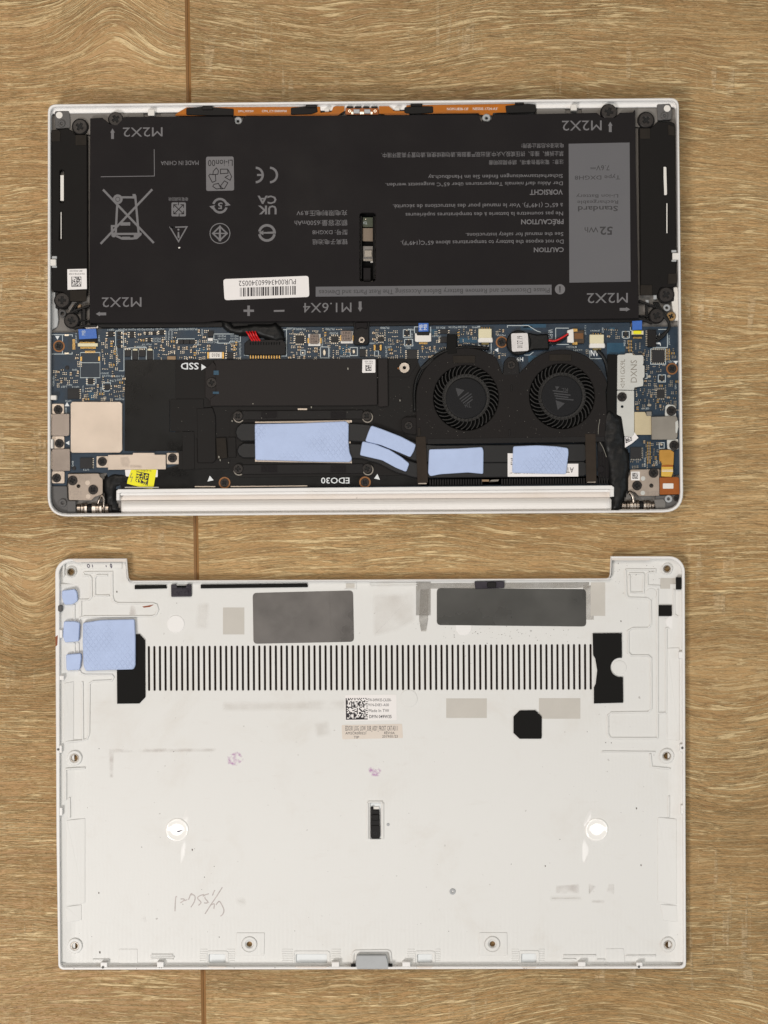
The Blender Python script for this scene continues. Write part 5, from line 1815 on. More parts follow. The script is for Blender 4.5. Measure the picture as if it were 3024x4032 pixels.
    for x, y in ((2573, 1862), (2508, 1912)):
        screw(x, y, 19, 9.9, hr)
    for x, y in ((2532, 1884), (2531, 1941)):
        P('weld_spot', hr, M['greyplate'], circ(x, y, 9, 20), 9.85, 9.95, 0.02)
    text('SZS-R', (2544, 1934, 2596, 1948), 9.915, M['taupeplate'], hr)
    s = P('sticker', hr, M['paper'], rect(2485, 1857, 2519, 1891), 9.9, 9.97, 0.0)
    code_matrix([(2490, 1861), (2513, 1861), (2513, 1885), (2490, 1885)], 9.99, 12, s, seed=9)
    # hinge barrels
    def barrel(xs, yc, s):
        prof = []
        x = xs[0]
        rr = random.Random(3 + int(yc))
        for x0, x1, r, m in s:
            prof += [(x0, r * 0.86, m), (x0 + 1.5, r, m), (x1 - 1.5, r, m), (x1, r * 0.86, m)]
        mb = MB().lathe_x(prof, yc, 7.6, 20)
        return mb.build('hinge_knuckle', [M['hingesteel'], M['blackplastic'], M['steel']], LAP)
    barrel((305,), 2001, [(304, 320, 2.0, 0), (321, 326, 2.5, 2), (327, 333, 2.5, 0), (334, 346, 2.6, 2), (347, 362, 2.2, 1), (363, 380, 2.6, 2), (381, 392, 2.6, 0), (393, 404, 2.6, 2), (405, 412, 2.2, 0), (413, 430, 2.4, 0), (431, 442, 2.1, 1)])
    barrel((2447,), 1990, [(2446, 2464, 2.2, 0), (2466, 2476, 2.5, 0), (2477, 2492, 2.6, 2), (2493, 2502, 2.6, 2), (2503, 2516, 2.6, 0), (2517, 2530, 2.2, 1), (2531, 2542, 2.6, 2), (2543, 2556, 2.6, 0), (2557, 2562, 2.4, 2), (2563, 2576, 1.8, 0)])
    MB().tube(smooth([(386, 1984, 9.8), (392, 1966, 10.6), (402, 1952, 10.6), (408, 1962, 10.4), (409, 1990, 10.0), (414, 2006, 9.2)], 5), 0.7, 8).build('hinge_arm', M['hingesteel'], LAP, True)
    MB().tube(smooth([(2474, 1946, 10.4), (2482, 1938, 10.6), (2492, 1956, 10.6), (2496, 1980, 10.0)], 5), 0.9, 8).build('hinge_arm', M['hingesteel'], LAP, True)
    # corner plastics
    cl = P('corner_block', LAP, M['cornergrey'], rnd([(200, 1914), (264, 1914), (266, 1968), (298, 1974), (298, 2018), (252, 2022), (222, 2006), (204, 1976)], 6), 7.2, 9.0, 0.2)
    MB().prism(circ(246, 1980, 16, 22), 9.0, 10.0, 0.3, [circ(246, 1980, 6, 16)]).build('screw_boss', M['cornergrey'], cl)
    P('corner_block', LAP, M['cornergrey'], rnd([(264, 1972), (298, 1972), (298, 2020), (264, 2021)], 4), 8.8, 9.6, 0.2)
    cr = P('corner_block', LAP, M['cornergrey'], rnd([(2580, 1952), (2676, 1946), (2676, 1960), (2662, 1990), (2636, 2004), (2580, 2006)], 6), 7.2, 9.0, 0.2)
    MB().prism(circ(2633, 1964, 15, 22), 9.0, 10.0, 0.3, [circ(2633, 1964, 6, 16)]).build('screw_boss', M['greyclip'], cr)
    P('corner_block', LAP, M['magnesium'], rnd([(2575, 1966), (2612, 1964), (2622, 1976), (2622, 2000), (2582, 2002)], 5), 9.0, 9.6, 0.25)
    screw(2665, 1962, 13, 9.0, cr)
    # right: silver bracket
    sb = P('bracket_plate', LAP, M['greyplate'], rnd([(2431, 1400), (2436, 1396), (2460, 1396), (2464, 1391), (2488, 1390), (2494, 1398), (2530, 1398), (2534, 1404), (2534, 1432), (2530, 1436), (2538, 1440), (2538, 1484), (2531, 1490), (2534, 1500), (2532, 1520), (2498, 1526), (2497, 1536), (2430, 1534)], 3), 9.6, 10.9, 0.12)
    P('bracket_leg', sb, M['greyplate'], rnd([(2430, 1537), (2497, 1538), (2497, 1704), (2491, 1718), (2459, 1718), (2449, 1650), (2446, 1640), (2429, 1632)], 3), 9.2, 10.2, 0.1, [circ(2450, 1601, 5.5, 14)])
    screw(2449, 1563, 18.5, 10.2, sb)
    text('M1GX9L', (2443, 1414, 2461, 1505), 10.915, M['greymetal'], sb, rot=90)
    text('DXNS', (2483, 1418, 2508, 1506), 10.915, M['greymetal'], sb, rot=90)
    strokes('stamped_mark', [[(2444, 1512), (2460, 1512), (2452, 1527), (2444, 1512)]], 2, 10.915, M['greymetal'], sb)
    P('cream_foil', LAP, M['creamfoil'], rnd([(2497, 1622), (2540, 1622), (2546, 1636), (2564, 1638), (2565, 1712), (2498, 1712)], 3), ZP, 9.5, 0.08)
    # right port
    for a, s in (([(2620, 1600), (2628, 1592), (2652, 1594), (2662, 1602), (2662, 1640), (2618, 1640)], (2643, 1618)), ([(2626, 1730), (2670, 1728), (2672, 1768), (2652, 1774), (2628, 1768)], (2654, 1754))):
        o = P('port_bracket', LAP, M['greyplate'], rnd(a, 5), ZP, z, 0.1)
        screw(s[0], s[1], 19, z, o)
    P('port_shell', LAP, M['greymetal'], rnd([(2565, 1641), (2662, 1638), (2668, 1646), (2668, 1720), (2660, 1731), (2566, 1731)], 4), ZP, 10.3, 0.15)
    P('port_mouth', LAP, M['greyplate'], rnd([(2659, 1660), (2670, 1654), (2672, 1680), (2666, 1706), (2660, 1704)], 3), ZP, 10.6, 0.1)
    P('port_mouth', LAP, M['greymetal'], rnd(rect(2545, 1620, 2566, 1638), 3), ZP, 9.8, 0.15)
    # torn white sticker
    s = P('sticker', LAP, M['paper'], [(2498, 1702), (2514, 1724), (2488, 1746), (2461, 1763), (2460, 1720), (2490, 1718)], 9.5, 9.58, 0.0)
    code_matrix([(2462, 1722), (2488, 1720), (2490, 1734), (2464, 1746)], 9.60, 9, s, seed=12)
    # flex at lower right
    P('flex_tail', LAP, M['tanflex'], rnd([(2600, 1771), (2640, 1771), (2654, 1780), (2652, 1832), (2606, 1828), (2604, 1818), (2596, 1814), (2596, 1776)], 4), 9.2, 10.0, 0.15)
    P('flex_tail', LAP, M['yellowflex'], [(2606, 1828), (2650, 1832), (2650, 1860), (2644, 1878), (2604, 1876), (2604, 1850)], 9.0, 9.8, 0.1)
    for y in (1850, 1855):
        P('flex_trace', LAP, M['silkwhite'], rect(2606, y, 2650, y + 2), 9.8, 9.83, 0.0)
    P('flex_tail', LAP, M['brownboard'], rect(2606, 1831, 2650, 1838), 9.6, 9.9, 0.03)
    fb = P('sensor_board', LAP, M['brownboard'], rnd([(2597, 1880), (2668, 1878), (2674, 1884), (2676, 1946), (2598, 1948)], 4), 9.2, 10.2, 0.1)
    P('sensor_window', fb, M['white'], rnd(rect(2610, 1903, 2652, 1924), 3), 10.2, 10.45, 0.1)
    # black bundles beside hinges
    lumpy('cable_bundle', LAP, M['cable'], [(418, 1872), (440, 1862), (500, 1866), (520, 1880), (500, 1904), (462, 1920), (452, 1960), (462, 1990), (474, 2016), (420, 2012), (412, 1970), (408, 1930), (404, 1890)], 7.6, 9.1, 0.5, 18, 6, 0.035, 1.0)
    P('foam_block', LAP, M['foamblack'], rnd([(2392, 1394), (2430, 1396), (2430, 1520), (2424, 1600), (2430, 1640), (2446, 1650), (2440, 1700), (2396, 1700), (2384, 1620), (2392, 1500)], 6), 9.05, 10.4, 0.3)
    rg = random.Random(2)
    lumpy('cable_bundle', LAP, M['cable'], [(2360, 1650), (2400, 1600), (2428, 1630), (2448, 1642), (2456, 1700), (2464, 1760), (2478, 1784), (2479, 1850), (2472, 1880), (2474, 1926), (2458, 1968), (2448, 1990), (2440, 2012), (2406, 2012), (2410, 1956), (2398, 1910), (2396, 1860), (2388, 1800), (2372, 1740), (2356, 1700)], 8.6, 11.0, 0.8, 26, 7, 0.03, 3.0)
    P('film_patch', LAP, M['film'], [(640, 1850), (700, 1840), (720, 1925), (480, 1926), (470, 1900), (560, 1888)], 9.0, 9.15, 0.05)
    MB().tube(smooth([(2362, 1650, 11.4), (2356, 1690, 11.3), (2358, 1730, 10.8), (2376, 1766, 10.2), (2388, 1800, 10.4)], 5), 0.13, 6).build('stray_hair', M['lint'], LAP)
    # dust on the black parts
    d = MB()
    for _ in range(330):
        x, y = rg.uniform(700, 2390), rg.uniform(1600, 1745)
        if rg.random() < .45:
            x, y = rg.uniform(1480, 2400), rg.uniform(1420, 1745)
        if 1000 < x < 1640 and y > 1645:
            continue
        zt = 11.22 if (1645 < x < 2384 and min(math.hypot(x - 1835, y - 1566), math.hypot(x - 2213, y - 1560)) > 133) else 9.85
        if zt < 10:
            if x > 1640:
                continue
            zt = 10.0
        s = rg.choice((0.5, 0.6, 0.7, 0.9, 1.3))
        d.prism([(x + s * math.cos(k * 2.1 + s) * rg.uniform(.5, 1.6), y + s * math.sin(k * 2.1 + s)) for k in range(3)], zt, zt + 0.05)
    for x, y, s in ((914, 1658, 4), (862, 1800, 5), (867, 1812, 4), (1030, 1646, 2), (1575, 1577, 4), (2104, 1700, 4), (2155, 1716, 3), (2290, 1716, 3), (996, 1590, 3), (1226, 1604, 4), (900, 1822, 3), (1370, 1452, 5)):
        d.prism(rnd([(x - s * .6, y - s), (x + s * .5, y - s * .8), (x + s * .4, y + s), (x - s * .4, y + s * .7)], 1), 10.32, 10.45)
    o = d.build('dust', M['lint'], LAP)
    o['kind'] = 'stuff'


hardware()

# ------------------------------------------------------------------ the bottom cover
COV = thing('bottom_cover', 'detached white laptop bottom cover lying inside up, with long row of vent slots', 'laptop cover', 1462, 3010)
ZC = 1.7        # floor level
ZR = 4.8        # rim level


def lift(px):
    d = min(px - 232, 2691 - px)
    return 1.5 * (1 - d / 60.0) ** 1.4 if d < 60 else 0.0


def cover():
    outer = [(217, 2262)] + arc(277, 2260, 60, 180, 270, 8)[1:] + [(499, 2199), (504, 2262), (506, 2276)] + [(512, 2285), (522, 2286)] + [(2388, 2277), (2398, 2274), (2402, 2262), (2405, 2190)] + \
        arc(2636, 2251, 61, 270, 360, 8) + [(2699, 3000), (2702, 3796)] + arc(2682, 3795, 20, 0, 90, 4)[1:] + arc(249, 3799, 20, 90, 180, 4) + [(222, 3300)]
    inner = [(244, 2290)] + arc(292, 2268, 44, 190, 262, 6) + [(486, 2214), (492, 2262), (496, 2296), (520, 2300), (2396, 2291), (2412, 2280), (2416, 2210)] + \
        arc(2628, 2256, 48, 275, 350, 6) + [(2680, 3000), (2683, 3780)] + arc(2670, 3782, 14, 0, 90, 3)[1:] + arc(262, 3786, 14, 90, 180, 3) + [(243, 3300)]
    low = [(p[0] * 0.999 + 1.4, p[1] * 0.9995 + 1.5) for p in outer]
    # floor with vents, screw holes and latch pockets cut through
    holes = []
    slots = []
    for i in range(81):
        x = 586 + i * (2325.5 - 586) / 80
        yo = -8.0 * i / 80
        t, b = 2544 + yo, 2720 + yo * 0.6
        w = 4.2
        slots.append([(x - w, t + 4), (x - w * .6, t), (x + w * .6, t), (x + w, t + 4), (x + w + 1, b - 4), (x + w * .6 + 1, b), (x - w * .6 + 1, b), (x - w + 1, b - 4)])
    bores = [(279, 2252, 12), (2627, 2240, 11), (293, 2985, 13), (2626, 2977, 12), (294, 3725, 12), (2631, 3720, 12), (982, 3718, 11), (1939, 3717, 11)]
    pockets = [rnd(rect(822, 3757, 888, 3792), 6), rnd(rect(1165, 3757, 1288, 3792), 7), rnd(rect(1643, 3757, 1702, 3790), 6), rnd(rect(2053, 3755, 2112, 3790), 6)]
    latch = rnd(rect(1457, 3162, 1500, 3304), 3)
    holes = slots + [circ(x, y, r, 18) for x, y, r in bores] + pockets + [latch]
    P('floor_plate', COV, M['shell'], outer_inset(outer, 6), 0.9, ZC, 0.12, holes)
    lip_in = [(234, 2280)] + arc(284, 2262, 52, 186, 266, 6) + [(494, 2206), (499, 2262), (503, 2288), (520, 2292), (2392, 2283), (2406, 2278), (2410, 2200)] + arc(2632, 2254, 54, 273, 354, 6) + [(2688, 3000), (2691, 3790)] + arc(2676, 3788, 16, 0, 90, 3)[1:] + arc(254, 3793, 16, 90, 180, 3) + [(235, 3300)]
    MB().prism(outer, 0.0, ZR, 0.3, [lip_in], under=1.0).build('rim', M['rim'], COV)
    # the side walls run into the floor in a shallow curve
    for side in (0, 1):
        mb = MB()
        cols = []
        for k in range(7):
            rows = []
            for py in range(2300, 3800, 62):
                x = (232 if py < 3000 else 236) + k * 10 if side == 0 else (2689 if py < 3000 else 2691) - k * 10
                zz = ZC + 0.012 + lift(x)
                rows.append(len(mb.v))
                mb.v.append((*W(x, py, zz), zz))
            cols.append(rows)
        for a, b in zip(cols, cols[1:]):
            for i in range(len(a) - 1):
                q = (a[i], a[i + 1], b[i + 1], b[i])
                mb.face(q if side == 0 else q[::-1])
        mb.build('side_slope', M['shell'], COV, True)
    P('vent_mesh', COV, M['ventmesh'], [(575, 2530), (2336, 2522), (2338, 2724), (577, 2732)], 0.35, 0.6, 0.0)
    for p in pockets:
        P('pocket_floor', COV, M['pocket'], p, 0.3, 0.75, 0.0)
    P('pocket_floor', COV, M['pocket'], latch, 0.3, 0.8, 0.0)
    # bosses
    for i, (x, y, r) in enumerate(bores):
        big = i >= 2
        ro = 30 if big else 22
        h = ZC + (0.9 if big else 1.1)
        b = MB().prism(circ(x, y, ro, 28), ZC - 0.05, h, 0.35, [circ(x, y, r + 4, 24)]).build('screw_boss', M['shell'], COV)
        if i < 6:
            MB().prism(circ(x, y, r + 4, 24), ZC - 0.6, h - 0.1, 0.1, [circ(x, y, r, 24)]).build('bore_ring', M['steel'] if i != 0 else M['greymetal'], b)
    for a in ([(930, 3673), (1042, 3673), (1040, 3762), (928, 3765)], [(1886, 3672), (1997, 3672), (1998, 3764), (1888, 3764)]):
        x = (a[0][0] + a[1][0]) / 2
        c = (982, 3718) if x < 1500 else (1939, 3717)
        P('raised_square', COV, M['shell'], rnd(a, 5), ZC, ZC + 0.35, 0.15, [circ(c[0], c[1], 31, 28)])
    # raised plates, lower corners and sides
    for a in (rect(468, 3737, 541, 3794), [(2384, 3736), (2456, 3735), (2461, 3791), (2390, 3792)], [(262, 3230), (335, 3222), (335, 3556), (262, 3566)], [(2589, 3218), (2664, 3224), (2664, 3562), (2589, 3552)],
              [(262, 3570), (321, 3562), (321, 3624), (262, 3632)], [(2600, 3562), (2664, 3564), (2666, 3630), (2612, 3624)]):
        P('raised_plate', COV, M['shell'], rnd(a, 4), ZC, ZC + 0.28, 0.12)
    for a in ([(252, 2690), (290, 2684), (290, 2916), (252, 2924)], [(2627, 2552), (2674, 2550), (2674, 2916), (2627, 2912)]):
        P('raised_plate', COV, M['shell'], rnd(a, 4), ZC, ZC + 0.35, 0.12)
    # moulded ribs
    ribs = [[(330, 2254), (441, 2253), (442, 2350), (448, 2368), (462, 2376), (600, 2376), (616, 2382), (622, 2402), (614, 2420), (600, 2427), (330, 2428), (314, 2434), (308, 2450)],
            [(330, 2254), (330, 2266), (352, 2268), (359, 2276), (360, 2350), (350, 2362), (304, 2363)], [(430, 2346), (373, 2346), (373, 2276), (380, 2266), (424, 2266)], [(292, 2380), (292, 2446)], [(318, 2366), (318, 2428)],
            [(292, 2532), (293, 2576)], [(308, 2532), (308, 2572)], [(312, 2640), (318, 2652), (334, 2658), (440, 2658), (447, 2668), (440, 2680), (366, 2683), (352, 2692), (350, 2890), (342, 2910), (326, 2916), (258, 2922)],
            [(324, 2684), (326, 2914)], [(252, 2270), (252, 2222), (262, 2214), (306, 2212)],
            [(2464, 2243), (2580, 2243), (2580, 2254), (2552, 2256), (2548, 2262), (2550, 2306), (2600, 2308)], [(2464, 2243), (2466, 2340), (2474, 2354), (2550, 2356), (2562, 2366), (2564, 2460), (2552, 2473), (2490, 2474), (2474, 2484), (2474, 2570), (2486, 2582), (2552, 2582), (2564, 2592), (2565, 2792), (2554, 2804), (2406, 2807), (2394, 2818), (2394, 2890), (2402, 2905), (2412, 2907), (2590, 2907)],
            [(2590, 2320), (2590, 2907)], [(2478, 2258), (2532, 2258), (2536, 2266), (2534, 2334), (2480, 2335), (2478, 2262)], [(2654, 2320), (2654, 2420), (2668, 2428)], [(2624, 2808), (2624, 2474), (2634, 2472)], [(2592, 2808), (2624, 2808)],
            [(2370, 2960), (2580, 2962)], [(2560, 2968), (2566, 3020), (2640, 3028)], [(258, 3028), (336, 3024)], [(260, 3030), (260, 3150)], [(274, 3140), (275, 3220)], [(2634, 3134), (2634, 3218)],
            [(1448, 3160), (1448, 3304)], [(1508, 3162), (1508, 3304)], [(1448, 3158), (1506, 3158)], [(595, 3761), (680, 3761)], [(592, 3768), (686, 3769)], [(595, 3776), (682, 3777)], [(365, 3780), (430, 3780)], [(2218, 3764), (2346, 3763)], [(2464, 3765), (2582, 3764)], [(2216, 3778), (2268, 3778)], [(2350, 3780), (2382, 3780)]]
    for p in ribs:
        P('moulded_rib', COV, M['shell'], stroke_poly(p, 6.5), ZC, ZC + 0.62, 0.12)
    # comb marks beside the pockets
    for xa, xb in ((786, 816), (894, 924), (1110, 1152), (1304, 1342), (1603, 1632), (1714, 1734), (2014, 2042), (2118, 2144)):
        for k in range(6):
            P('comb_mark', COV, M['shell'], rnd(rect(xa, 3737 + k * 9, xb, 3742 + k * 9), 2), ZC, ZC + 0.22, 0.08)
    for p in pockets:
        x0, x1 = min(q[0] for q in p), max(q[0] for q in p)
        y0 = min(q[1] for q in p)
        P('pocket_frame', COV, M['shell'], stroke_poly(rnd([(x0 - 9, y0 + 36), (x0 - 9, y0 - 10), (x1 + 9, y0 - 10), (x1 + 9, y0 + 36)], [0, 10, 10, 0]), 5), ZC, ZC + 0.35, 0.1)
        P('clip_bay', COV, M['channel'], [(x0 - 4, 3806), (x1 + 4, 3806), (x1 - 6, 3813), (x0 + 8, 3813)], 3.0, ZR + 0.05, 0.1)
    # clip blocks along the inside of the rim
    for a in (rect(396, 3790, 422, 3812), rect(618, 3788, 644, 3811), rect(1306, 3788, 1336, 3811), rect(1584, 3788, 1616, 3810), rect(2276, 3788, 2306, 3810), rect(2506, 3790, 2530, 3811)):
        P('rim_clip', COV, M['rim'], rnd(a, 3), ZC, 4.5, 0.2)
    for a in (rect(228, 2935, 244, 2965), rect(228, 3180, 246, 3212), rect(232, 2480, 246, 2512), rect(230, 2660, 252, 2678), rect(2676, 2930, 2694, 2960), rect(2680, 3170, 2696, 3206), rect(2672, 2566, 2690, 2592)):
        P('rim_clip', COV, M['rim'], rnd(a, 3), ZC, 4.5, 0.25)
    for x, y in ((229, 2951), (2687, 2945), (405, 3809), (2516, 3807)):
        MB().prism(circ(x, y, 5, 12), ZR - 0.1, ZR + 0.02, 0.0).build('clip_hole', M['cornergrey'], COV)
    # discs
    for x, y in ((697, 3268), (2350, 3267)):
        MB().lathe_z(x, y, [(LEN(46), ZC), (LEN(45), ZC + 0.28), (LEN(40), ZC + 0.42), (LEN(38), ZC + 0.36), (LEN(20), ZC + 0.34)], 40).build('polished_disc', M['disc'], COV, True)
    for pts, w in (([(735, 3186), (731, 3226), (727, 3262)], 20), ([(726, 3306), (720, 3350), (714, 3400)], 18), ([(2328, 3188), (2316, 3222), (2300, 3256)], 22), ([(2302, 3300), (2306, 3350), (2300, 3400)], 26)):
        lumpy('highlight_streak', COV, M['sheen'], lens(smooth(pts, 6), w), ZC - 0.01, ZC + 0.045, 0.0, w * 0.5, 2.5)  # low glossy mounds added to imitate highlight streaks beside the discs
    for x, y, r, mt in ((692, 2457, 34, 'rim'), (1609, 2751, 35, 'shell'), (2440, 2628, 27, 'shell'), (2650, 2449, 28, 'rim'), (1826, 2470, 32, 'rim'), (2564, 2338, 22, 'shell')):
        P('round_pad', COV, M[mt], circ(x, y, r, 32), ZC, ZC + 0.25, 0.12)
    MB().prism(circ(1782, 3511, 12, 22), ZC, ZC + 0.5, 0.2, [circ(1782, 3511, 4, 14)]).build('small_boss', M['greyclip'], COV)
    MB().prism(circ(1528, 3247, 6, 16), ZC, ZC + 0.3, 0.15).build('small_boss', M['greyclip'], COV)
    MB().prism(rnd(rect(229, 2382, 247, 2408), 6), ZC, 3.6, 0.4).build('small_boss', M['cornergrey'], COV)
    # latch in the middle
    lt = P('sliding_latch', COV, M['blackplastic'], rnd([(1460, 3177), (1469, 3176), (1470, 3189), (1494, 3190), (1496, 3298), (1492, 3302), (1464, 3302), (1460, 3296)], 3), 0.8, 2.3, 0.2)
    P('latch_bump', lt, M['blackplastic'], rnd(rect(1463, 3206, 1493, 3232), 8), 2.3, 2.9, 0.35)
    P('latch_bump', lt, M['blackplastic'], rnd(rect(1461, 3250, 1496, 3300), 5), 2.3, 2.7, 0.25)
    MB().prism(circ(1478, 3281, 8, 16), 2.7, 2.85, 0.1, [circ(1478, 3281, 4, 12)]).build('latch_bump', M['chip'], lt)
    P('latch_tip', lt, M['white'], rect(1471, 3177, 1492, 3187), 0.8, 1.5, 0.05)
    # grey centre clip at the front edge
    P('centre_clip', COV, M['greyclip'], rnd([(1404, 3762), (1520, 3762), (1528, 3790), (1530, 3816), (1404, 3817), (1400, 3792)], 5), 1.0, 4.95, 0.3)
    P('centre_frame', COV, M['shell'], stroke_poly(rnd([(1388, 3796), (1390, 3746), (1535, 3744), (1540, 3796)], [0, 14, 14, 0]), 10), ZC, ZC + 0.6, 0.2)
    for a in (rect(1382, 3799, 1400, 3808), rect(1530, 3798, 1545, 3808)):
        P('clip_spring', COV, M['foamblack'], a, ZC, 4.6, 0.1)
    # foam, tape and sheets
    P('foam_pad', COV, M['foamblack'], [(525, 2497), (549, 2497), (571, 2521), (572, 2746), (549, 2770), (461, 2771), (460, 2636), (525, 2636)], ZC, ZC + 0.8, 0.1)
    bite = arc(2442, 2628, 38, -80, -280, 14)
    P('foam_pad', COV, M['foamblack'], [(2334, 2494), (2448, 2493), (2449, 2590)] + bite + [(2453, 2668), (2454, 2767), (2339, 2770), (2339, 2707), (2346, 2692), (2352, 2640), (2344, 2592), (2336, 2580)], ZC, ZC + 0.8, 0.1)
    P('foam_pad', COV, M['foamblack'], [(2046, 2798), (2108, 2797), (2133, 2822), (2133, 2905), (2130, 2909), (2046, 2909), (2022, 2886), (2022, 2822)], ZC, ZC + 0.7, 0.1)
    P('foam_pad', COV, M['foamblack'], rect(2594, 2383, 2645, 2426), ZC, ZC + 0.9, 0.12)
    P('foam_pad', COV, M['foamblack'], rect(2662, 2273, 2681, 2321), ZC, ZC + 1.6, 0.12)
    P('foam_strip', COV, M['foamblack'], rnd([(530, 2304), (654, 2303), (657, 2317), (530, 2320)], 2), ZC, ZC + 0.9, 0.12)
    P('foam_strip', COV, M['foamblack'], rnd([(790, 2302), (1210, 2297), (1212, 2312), (790, 2317)], 2), ZC, ZC + 0.9, 0.12)
    k = P('catch', COV, M['darkclip'], rnd([(673, 2302), (694, 2300), (696, 2309), (732, 2309), (736, 2300), (754, 2300), (754, 2349), (674, 2350)], 3), ZC, ZC + 1.2, 0.2)
    P('catch_step', k, M['darkclip'], rnd(rect(678, 2318, 744, 2342), 4), ZC + 1.2, ZC + 1.6, 0.2)
    P('catch_mouth', k, M['fandark'], rect(696, 2306, 732, 2314), ZC, ZC + 1.25, 0.0)
    k = P('catch', COV, M['darkclip'], rnd([(1868, 2290), (1985, 2288), (1986, 2315), (1872, 2319)], 4), ZC, ZC + 1.3, 0.2)
    P('catch_step', k, M['blackplastic'], rnd(rect(1918, 2292, 1954, 2314), 4), ZC + 1.3, ZC + 1.7, 0.25)
    P('small_window', COV, M['adhesive'], rnd(rect(1362, 2297, 1396, 2315), 2), ZC, ZC + 0.15, 0.04)
    P('moulded_rib', COV, M['shell'], stroke_poly([(1356, 2294), (1402, 2294), (1402, 2320), (1356, 2320)], 4), ZC, ZC + 0.3, 0.1)
    P('moulded_rib', COV, M['shell'], stroke_poly([(1644, 2296), (1457, 2297), (1458, 2306), (1644, 2305)], 3.5), ZC, ZC + 0.45, 0.1)
    P('graphite_sheet', COV, M['graphite'], rnd([(995, 2335), (1390, 2325), (1394, 2527), (998, 2535)], 16, 5), ZC, ZC + 0.22, 0.05)
    P('graphite_sheet', COV, M['graphite2'], rnd([(1720, 2316), (2307, 2320), (2308, 2467), (1720, 2461)], 16, 5), ZC, ZC + 0.30, 0.05)
    P('crease', COV, M['graphite'], stroke_poly([(1297, 2330), (1300, 2462)], 2.2), ZC + 0.2, ZC + 0.27, 0.02)
    P('crease', COV, M['graphite'], stroke_poly(smooth([(1314, 2458), (1330, 2482), (1354, 2500)], 3), 3), ZC + 0.2, ZC + 0.28, 0.03)
    P('adhesive_patch', COV, M['adhesive'], rect(878, 2392, 962, 2498), ZC, ZC + 0.05, 0.0)
    P('adhesive_patch', COV, M['adhesive'], rect(1757, 2750, 1917, 2827), ZC, ZC + 0.05, 0.0)
    P('adhesive_patch', COV, M['adhesive'], rect(2122, 2749, 2285, 2830), ZC, ZC + 0.05, 0.0)
    P('adhesive_patch', COV, M['adhesive'], rect(2326, 2293, 2383, 2425), ZC, ZC + 0.04, 0.0)
    P('adhesive_patch', COV, M['adhesive'], rect(2600, 2276, 2660, 2318), ZC, ZC + 0.1, 0.0)
    P('clear_tape', COV, M['clearfilm'], rect(1638, 2290, 1696, 2423), ZC, ZC + 0.03, 0.0)
    P('clear_tape', COV, M['clearfilm'], [(1655, 2320), (1688, 2320), (1686, 2440), (1678, 2486), (1658, 2486), (1650, 2440)], ZC, ZC + 0.06, 0.0)
    P('clear_tape', COV, M['clearfilm'], [(1696, 2296), (2320, 2292), (2320, 2315), (1696, 2318)], ZC, ZC + 0.03, 0.0)
    P('clear_tape', COV, M['clearfilm'], rect(2296, 2305, 2338, 2440), ZC, ZC + 0.02, 0.0)
    # labels
    z = ZC + 0.08
    s = P('part_label', COV, M['paper'], rnd([(1359, 2737), (1560, 2735), (1562, 2836), (1360, 2839)], 4), ZC, z, 0.0)
    code_matrix([(1361, 2749), (1447, 2748), (1448, 2833), (1362, 2834)], z + 0.02, 20, s, seed=21)
    text('TW-049W35-CA300-', (1448, 2750, 1541, 2762), z + 0.02, M['ink'], s, rot=0)
    text('91N-D0E1-A00', (1450, 2770, 1531, 2781), z + 0.02, M['ink'], s, rot=0)
    text('Made In TW', (1452, 2792, 1532, 2804), z + 0.02, M['ink'], s, rot=0)
    text('DP/N 049W35', (1454, 2815, 1542, 2828), z + 0.02, M['ink'], s, rot=0, bold=0.012)
    s = P('part_label', COV, M['paperold'], rnd([(1345, 2855), (1583, 2850), (1587, 2906), (1348, 2911)], 5), ZC, z, 0.0)
    text('EDO30_LOG_LOW_SUB_ASSY_FROST_CAT A31 I', (1360, 2858, 1566, 2880), z + 0.02, M['ink'], s, rot=0)
    text('AM2CR000521', (1360, 2882, 1441, 2892), z + 0.02, M['ink'], s, rot=0)
    text('REV:0A', (1513, 2881, 1554, 2891), z + 0.02, M['ink'], s, rot=0)
    text('TIP', (1393, 2898, 1414, 2908), z + 0.02, M['ink'], s, rot=0)
    text('2019/01/23', (1505, 2894, 1566, 2905), z + 0.02, M['ink'], s, rot=0)
    # writing and marks
    f = lambda pts: [(680 + x * 0.1447, 3440 + y * 0.1447) for x, y in pts]
    pen = [[(120, 625), (85, 635), (70, 800), (62, 1025)], [(215, 690), (300, 690), (308, 725), (210, 795)], [(320, 735), (400, 705)], [(430, 715), (490, 560), (535, 540)], [(500, 580), (560, 575), (610, 630), (590, 760), (495, 915)],
           [(850, 565), (740, 600), (675, 670), (770, 780), (700, 865)], [(820, 615), (880, 580), (985, 545)], [(875, 625), (885, 680), (960, 770), (920, 800), (850, 795)], [(1150, 445), (1110, 520), (1085, 595)], [(1350, 370), (1200, 610), (1030, 860), (880, 1095)],
           [(1040, 850), (1130, 825), (1120, 955)], [(1180, 850), (1230, 780), (1285, 765), (1390, 970), (1370, 1090), (1300, 1160)]]
    strokes('pencil_writing', [smooth(f(p), 4) for p in pen], 4.0, ZC + 0.02, M['pencil'], COV)
    g = lambda pts: [(210 + x * 0.3918, 3400 + y * 0.3918) for x, y in pts]
    strokes('marker_writing', [smooth(g([(145, 935), (155, 962), (178, 948), (185, 930), (205, 945), (208, 900), (188, 888)]), 4)], 3.0, ZC + 0.02, M['marker'], COV)
    h = lambda pts: [(210 + x * 0.3918, 2170 + y * 0.3918) for x, y in pts]
    strokes('marker_writing', [smooth(h(p), 3) for p in ([(350, 130), (340, 148), (355, 165), (366, 150), (352, 130)], [(390, 135), (396, 164)], [(528, 142), (534, 160)], [(578, 126), (572, 146), (584, 166), (588, 146), (580, 128)])], 3.4, ZC + 0.5, M['marker'], COV)
